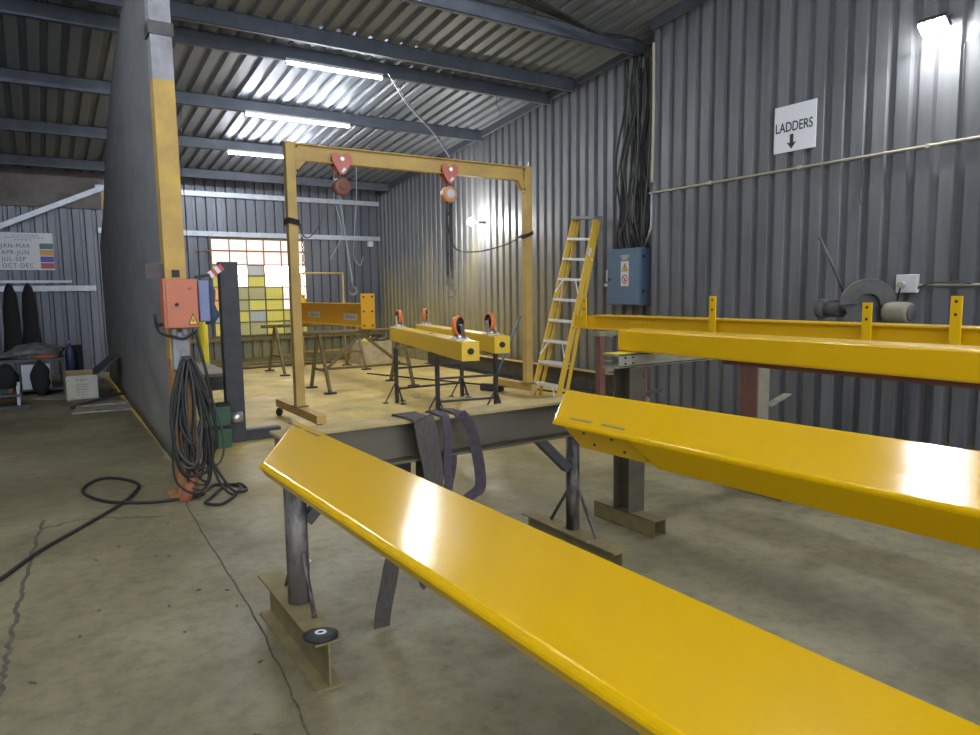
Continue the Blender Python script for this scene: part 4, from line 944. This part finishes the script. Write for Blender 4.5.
# coil of cables hung on the column
hk = thing('cable_hook', (0.855, 5.27, 1.02), 'small grey hook on the column holding the coiled cables', 'hook')
MB().span((0.835, 5.255, 0.98), (0.875, 5.346, 1.07)).build('hook_plate', column_grey, hk, 0.003)
MB().tube([(0.855, 5.26, 1.0), (0.855, 5.20, 0.99), (0.855, 5.19, 1.02)], 0.009, 8).build('hook_arm', dark_steel, hk)
random.seed(12)
for i in range(15):
    wl = 0.05+0.13*random.random(); wr = 0.05+0.13*random.random(); low = 0.06+0.38*random.random()**1.3; cx = 0.855+random.uniform(-0.02, 0.03)
    yy = 5.225+0.011*(i % 5)-0.03*random.random(); tilt = random.uniform(-0.05, 0.07); sq = random.uniform(0.5, 1.1); ph = random.uniform(0, 6)
    pts = []
    for k in range(29):
        t = 2*PI*k/28; c_ = 0.5-0.5*math.cos(t)
        z = max(0.02, 1.02+(low-1.02)*c_+0.02*math.sin(4*t+ph)*c_); sx = math.sin(t)*(wr if t < PI else wl)*(0.25+0.75*c_**sq)
        pts.append((cx+sx+tilt*c_+0.018*math.sin(3*t+ph)*c_, yy-0.03*math.sin(t/2)+0.014*math.sin(2*t+ph)*c_, z))
    o = MB().tube(smooth_path(pts, 3), 0.008+0.004*(i % 3 == 0), 7).build('coiled_cable', cable_black if i % 5 else cable_grey)
    tag(o, 'loop of black cable coiled and hung on the column', 'cable', 'cable loops hung on the column')
fcab = [(0.98, 5.19, 0.30), (1.02, 5.16, 0.12), (1.10, 5.12, 0.02), (1.20, 5.36, 0.012), (1.05, 5.50, 0.012), (0.93, 5.30, 0.012), (0.80, 5.26, 0.012), (0.58, 5.30, 0.012), (0.36, 5.46, 0.012), (0.235, 5.72, 0.012), (0.21, 5.98, 0.012), (0.33, 6.22, 0.012), (0.46, 6.16, 0.012), (0.57, 5.88, 0.012), (0.50, 5.56, 0.022), (0.38, 5.32, 0.014), (0.139, 4.95, 0.012), (-0.073, 4.63, 0.012), (-0.248, 4.27, 0.012), (-0.55, 3.7, 0.012)]
tag(MB().tube(smooth_path(fcab), 0.011, 8).build('floor_cable', cable_black), 'black cable looping over the floor from the column to the left edge', 'cable')
tag(MB().tube(smooth_path([(0.98, 5.20, 0.28), (1.10, 5.16, 0.05), (1.22, 5.22, 0.012), (1.22, 5.42, 0.012), (1.10, 5.40, 0.012), (0.95, 5.15, 0.012), (0.90, 5.05, 0.012), (0.98, 4.96, 0.012), (1.10, 5.10, 0.012), (1.18, 5.26, 0.012)]), 0.010, 8).build('floor_cable', cable_black), 'black cable curled on the floor at the foot of the column', 'cable')
tag(MB().tube(smooth_path([(0.755, 5.28, 1.26), (0.70, 5.27, 1.25), (0.685, 5.27, 1.32), (0.71, 5.30, 1.20), (0.80, 5.24, 1.16), (0.87, 5.25, 1.15), (0.95, 5.26, 1.2)]), 0.010, 8).build('loose_cable', cable_black), 'black cable curving under the orange control box', 'cable')
tag(MB().tube(smooth_path([(0.93, 5.22, 1.2), (0.955, 5.2, 1.05), (0.99, 5.19, 0.85), (1.02, 5.2, 0.6), (1.03, 5.22, 0.35)]), 0.011, 8).build('loose_cable', cable_black), 'black cable dropping straight from the orange control box', 'cable')
rag = MB().loft([[(0.88+0.04*w*math.cos(t)-0.03+dx, 5.24+0.035*w*math.sin(t), z) for t in [2*PI*k/9 for k in range(9)]] for z, w, dx in ((0.0, 1.2, -0.05), (0.08, 1.1, -0.02), (0.18, 0.8, 0.02), (0.27, 0.4, 0.05))], smooth=True)
tag(rag.build('orange_rag', orange_cloth), 'crumpled orange rag at the foot of the column', 'rag')

# dark steel post stand right of the column, with green machine
bs = thing('post_stand', (1.6, 7.1, 0), 'black steel post stand on a floor beam right of the column', 'stand')
MB().span((1.50, 7.03, 0), (1.67, 7.15, 1.76)).build('post', black_steel, bs, 0.004)
MB().span((1.28, 7.05, 0.0), (2.02, 7.15, 0.11)).build('base_beam', black_steel, bs, 0.004)
MB().span((1.27, 7.04, 0.11), (1.50, 7.16, 0.118)).build('base_top', dusty_steel, bs)
gm = thing('green_machine', (1.43, 6.9, 0), 'small green and black machine on the floor behind the cables', 'machine')
MB().span((1.30, 6.84, 0.0), (1.49, 6.98, 0.18)).build('lower_case', machine_green, gm, 0.006)
MB().span((1.30, 6.84, 0.215), (1.49, 6.98, 0.40)).build('upper_case', machine_green, gm, 0.006)
MB().span((1.305, 6.845, 0.18), (1.485, 6.975, 0.215)).build('dark_band', black_rubber, gm)
MB().span((1.295, 6.835, 0.40), (1.495, 6.985, 0.425)).build('lid', black_rubber, gm, 0.004)
MB().cyl((1.49, 6.91, 0.27), (1.61, 6.91, 0.27), 0.055, 18).build('outlet', chrome, gm)
wt = thing('steel_table', (1.62, 8.0, 0), 'low dark steel work table between the column and the post stand', 'table')
MB().span((1.0+0.15, 7.6, 0.60), (1.70, 8.9, 0.635)).build('top', rack_grey, wt, 0.003)
MB().span((1.16, 7.60, 0.46), (1.69, 7.615, 0.60)).build('apron', dark_steel, wt)
for x, y in ((1.66, 7.64), (1.19, 7.64), (1.66, 8.86), (1.19, 8.86)): MB().span((x-0.03, y-0.03, 0), (x+0.03, y+0.03, 0.60)).build('leg', rust_steel, wt)
tag(MB().cyl((1.73, 9.2, 0), (1.73, 9.2, 1.14), 0.055, 16).build('yellow_pole', pole_yellow), 'bright yellow pole beyond the steel table', 'pole')

# ---------------------------------------------------------------- the left corner
sgn = thing('colour_code_sign', (-0.05, YB-0.02, 1.93), 'white quarterly sign with months and four colour swatches on the back wall', 'sign')
sx0, sx1, sz0, sz1 = -0.50, 0.365, 1.935, 2.60
MB().span((sx0, YB-0.012, sz0), (sx1, YB-0.004, sz1)).build('plate', dull_sign, sgn)
for i, (tx, mm) in enumerate((('JAN-MAR', swatch_green), ('APR-JUN', swatch_amber), ('JUL-SEP', swatch_blue), ('OCT-DEC', swatch_red))):
    z = 2.335-0.117*i
    text('lettering', tx, 0.108, (-0.43, YB-0.0125, z-0.005), (1, 0, 0), (0, 0, 1), print_black, sgn, spacing=1.18, xs=0.88)
    MB().span((0.15, YB-0.0135, z-0.022), (sx1-0.004, YB-0.012, z+0.080)).build('colour_swatch', mm, sgn)
m = MB(); random.seed(4)
for x0, x1, z in ((-0.25, 0.10, 2.545), (-0.36, 0.20, 2.505), (-0.22, 0.02, 2.465)):
    x = x0
    while x < x1:
        wd = random.uniform(0.02, 0.05); m.span((x, YB-0.0128, z), (x+wd, YB-0.012, z+0.016)); x += wd+0.02
m.pieces('heading_word', print_grey, sgn)

def sack(name, c, s, m, label, cat, group=None, seed=1, n=16):
    rnd = random.Random(seed); ph = [rnd.uniform(0, 6) for _ in range(6)]
    mb = MB(); rings = []
    for i in range(n+1):
        t = PI*i/n
        ring = []
        for k in range(n):
            a = 2*PI*k/n
            rr_ = 1+0.13*math.sin(3*a+ph[0]+2*t)+0.09*math.sin(5*a+ph[1]-3*t)+0.07*math.sin(7*t+ph[2]+a)
            ring.append((c[0]+s[0]*math.sin(t)*math.cos(a)*rr_+1e-4*k, c[1]+s[1]*math.sin(t)*math.sin(a)*rr_, c[2]+s[2]*max(math.cos(t), -0.95)*(1+0.1*math.sin(2*a+ph[3]))))
        rings.append(ring)
    mb.loft(rings, smooth=True); o = mb.build(name, m); tag(o, label, cat, group); return o
bn = thing('work_bench', (-0.05, 12.7, 0), 'dark cluttered steel bench against the left back wall', 'bench')
MB().span((-0.75, 12.25, 0.50), (0.33, 13.3, 0.54)).build('top', dark_steel, bn)
for x, y in ((-0.72, 12.3), (0.30, 12.3), (0.30, 13.25), (-0.72, 13.25)): MB().span((x-0.025, y-0.025, 0), (x+0.025, y+0.025, 0.5)).build('leg', black_steel, bn)
MB().span((-0.72, 12.32, 0.06), (0.30, 13.2, 0.09)).build('lower_shelf', black_steel, bn)
sack('canvas_heap', (-0.06, 12.75, 0.60), (0.36, 0.42, 0.14), tarp_dark, 'heap of dirty grey canvas on the cluttered bench', 'canvas', seed=2)
sack('rag_bundle', (-0.36, 12.55, 0.585), (0.20, 0.20, 0.05), tarp_dark, 'flat grey rag at the left end of the canvas heap', 'rag', seed=5)
sack('orange_bag', (0.08, 12.30, 0.565), (0.16, 0.06, 0.035), orange_cloth, 'faded orange bag tucked under the canvas heap', 'bag', seed=3)
for x0, x1 in ((-0.23, -0.02), (0.0, 0.13)): MB().span((x0, 12.28, 0.092), (x1, 12.31, 0.46)).build('front_panel', dull_sign, bn)
sack('black_sack', (0.0, 12.12, 0.26), (0.12, 0.10, 0.26), cloth_black, 'black sack slumped in front of the bench panels', 'sack', seed=8)
sack('black_sack', (-0.42, 12.2, 0.24), (0.16, 0.15, 0.24), cloth_black, 'black sack at the left edge in front of the bench', 'sack', seed=11)
gb = thing('gas_bottle', (0.42, 13.0, 0), 'dark blue gas bottle with bright cap right of the bench', 'gas bottle')
MB().lathe((0.42, 13.0, 0), (0, 0, 1), [(0, 0), (0, 0.07), (0.58, 0.07), (0.66, 0.045), (0.69, 0.025), (0.69, 0)], 18).build('cylinder', bottle_blue, gb)
MB().cyl((0.42, 13.0, 0.69), (0.42, 13.0, 0.76), 0.025, 12).build('valve_cap', chrome, gb)
tag(MB().span((0.46, 13.15, 0), (0.60, 13.35, 0.66)).build('dark_case', cloth_black), 'dark upright case behind the blue gas bottle', 'case')
st = thing('low_trolley', (-0.40, 11.1, 0), 'low steel trolley with bits on it at the left edge', 'trolley')
MB().span((-0.75, 10.95, 0.16), (-0.22, 11.5, 0.19)).build('tray', dark_steel, st)
for x, y in ((-0.26, 11.0), (-0.26, 11.45), (-0.70, 11.0)): MB().span((x-0.016, y-0.016, 0.03), (x+0.016, y+0.016, 0.30)).build('leg', galv, st)
MB().span((-0.75, 10.95, 0.0), (-0.14, 11.03, 0.04)).build('base_rail', dark_steel, st)
for i, (x, mm, lb) in enumerate(((-0.50, handle_blue, 'small blue offcut lying on the low trolley'), (-0.42, machine_green, 'small green offcut lying on the low trolley'), (-0.33, rust_steel, 'small rusty offcut lying on the low trolley'))):
    tag(MB().box((x, 11.1+0.06*i, 0.215), (0.09, 0.05, 0.05), rz=0.6*i).build('metal_offcut', mm), lb, 'offcut')
for x, lb in ((-0.36, 'black welding jacket hanging on the left back wall, left one'), (-0.08, 'black welding jacket hanging on the left back wall, right one')):
    mb = MB()
    mb.loft([[(x+w*math.cos(t)*(1+0.12*math.sin(4*t+z*5)), YB-0.14+0.09*math.sin(t), z) for t in [2*PI*k/14 for k in range(14)]] for z, w in ((1.70, 0.015), (1.64, 0.05), (1.50, 0.085), (1.35, 0.10), (1.10, 0.12), (0.80, 0.13), (0.55, 0.14), (0.42, 0.15))], smooth=True)
    tag(mb.build('work_jacket', cloth_black), lb, 'jacket')
cr_ = thing('wooden_crate', (0.5, 11.2, 0.04), 'white wooden crate with open dark lid beside the curtain', 'crate')
x0, x1, y0, y1, z0, z1 = 0.275, 0.66, 10.9, 11.75, 0.055, 0.385
MB().span((x0+0.012, y0, z0), (x1-0.012, y0+0.012, z1)).build('front_panel', crate_white, cr_)
MB().span((x0, y0, z0), (x0+0.012, y1, z1)).span((x0, y1-0.012, z0), (x1, y1, z1)).span((x0, y0, z0), (x1, y1, z0+0.012)).build('inner_walls', bare_wood, cr_)
MB().span((x1-0.012, y0, z0), (x1, y1, z1)).build('side_panel', dark_steel, cr_)
MB().bar((x1, (y0+y1)/2, z1), (0.93, (y0+y1)/2, 0.62), y1-y0, 0.014).build('lid', dark_steel, cr_)
m = MB()
for x in (x0+0.02, x1-0.03): m.span((x-0.02, y0-0.006, z1-0.07), (x+0.025, y0, z1-0.03)); m.span((x-0.015, y0-0.005, z0), (x+0.02, y0, z0+0.035))
m.pieces('latch', galv, cr_)
m = MB()
for x, wd in ((0.40, 0.02), (0.44, 0.015), (0.475, 0.02), (0.52, 0.012)): m.span((x, y0-0.002, 0.315), (x+wd, y0, 0.335))
for i in range(5): m.span((0.40, y0-0.002, 0.26-0.035*i), (0.43, y0, 0.268-0.035*i)); m.span((0.45, y0-0.002, 0.26-0.035*i), (0.53, y0, 0.266-0.035*i))
m.pieces('stencil_mark', print_grey, cr_)
for i, (p, q, wd, lb, mm) in enumerate((((0.33, 10.25, 0.008), (0.98, 10.15, 0.008), 0.5, 'dirty white board lying flat on the floor before the crate', board_cream), ((0.30, 10.62, 0.026), (0.95, 10.55, 0.026), 0.3, 'second dirty board lying flat just under the crate', board_cream))):
    tag(MB().bar(p, q, wd, 0.015).build('floor_board', mm), lb, 'board')
tag(MB().bar((0.30, 10.45, 0.03), (0.98, 10.95, 0.10), 0.05, 0.03).build('dark_bar', dark_steel), 'dark steel bar lying across the boards by the crate', 'steel bar')
tag(MB().bar((0.29, 11.0, 0.035), (0.66, 11.0, 0.035), 0.08, 0.035).build('crate_bearer', bare_wood), 'wooden bearer under the front of the white crate', 'wood block')
tag(MB().bar((0.29, 11.6, 0.035), (0.66, 11.6, 0.035), 0.08, 0.035).build('crate_bearer', bare_wood), 'wooden bearer under the back of the white crate', 'wood block')
tag(MB().bar((0.0, 11.9, 0.01), (0.30, 11.55, 0.01), 0.3, 0.012).build('floor_board', board_cream), 'torn pale board on the floor left of the crate', 'board')

# small litter on the slab
random.seed(21)
for x, y, lb in ((1.12, 3.60, 'white crumpled paper on the floor behind the left post'), (4.35, 8.6, 'white flakes of paper on the yellow floor by the low stand')):
    sack('paper_scrap', (x, y, 0.012), (0.045, 0.03, 0.012), paper, lb, 'litter', seed=int(x*10), n=8)
st_ = MB()
for i in range(26):
    x, y = random.uniform(-0.6, 0.75), random.uniform(1.6, 4.8); a = random.uniform(0, 6)
    st_.box((x, y, 0.002), (0.012+0.02*random.random(), 0.006+0.006*random.random(), 0.004), rz=a)
o = st_.build('floor_grit', crack_mat); tag(o, 'dark grit and chips scattered on the concrete floor', 'grit'); o['kind'] = 'stuff'
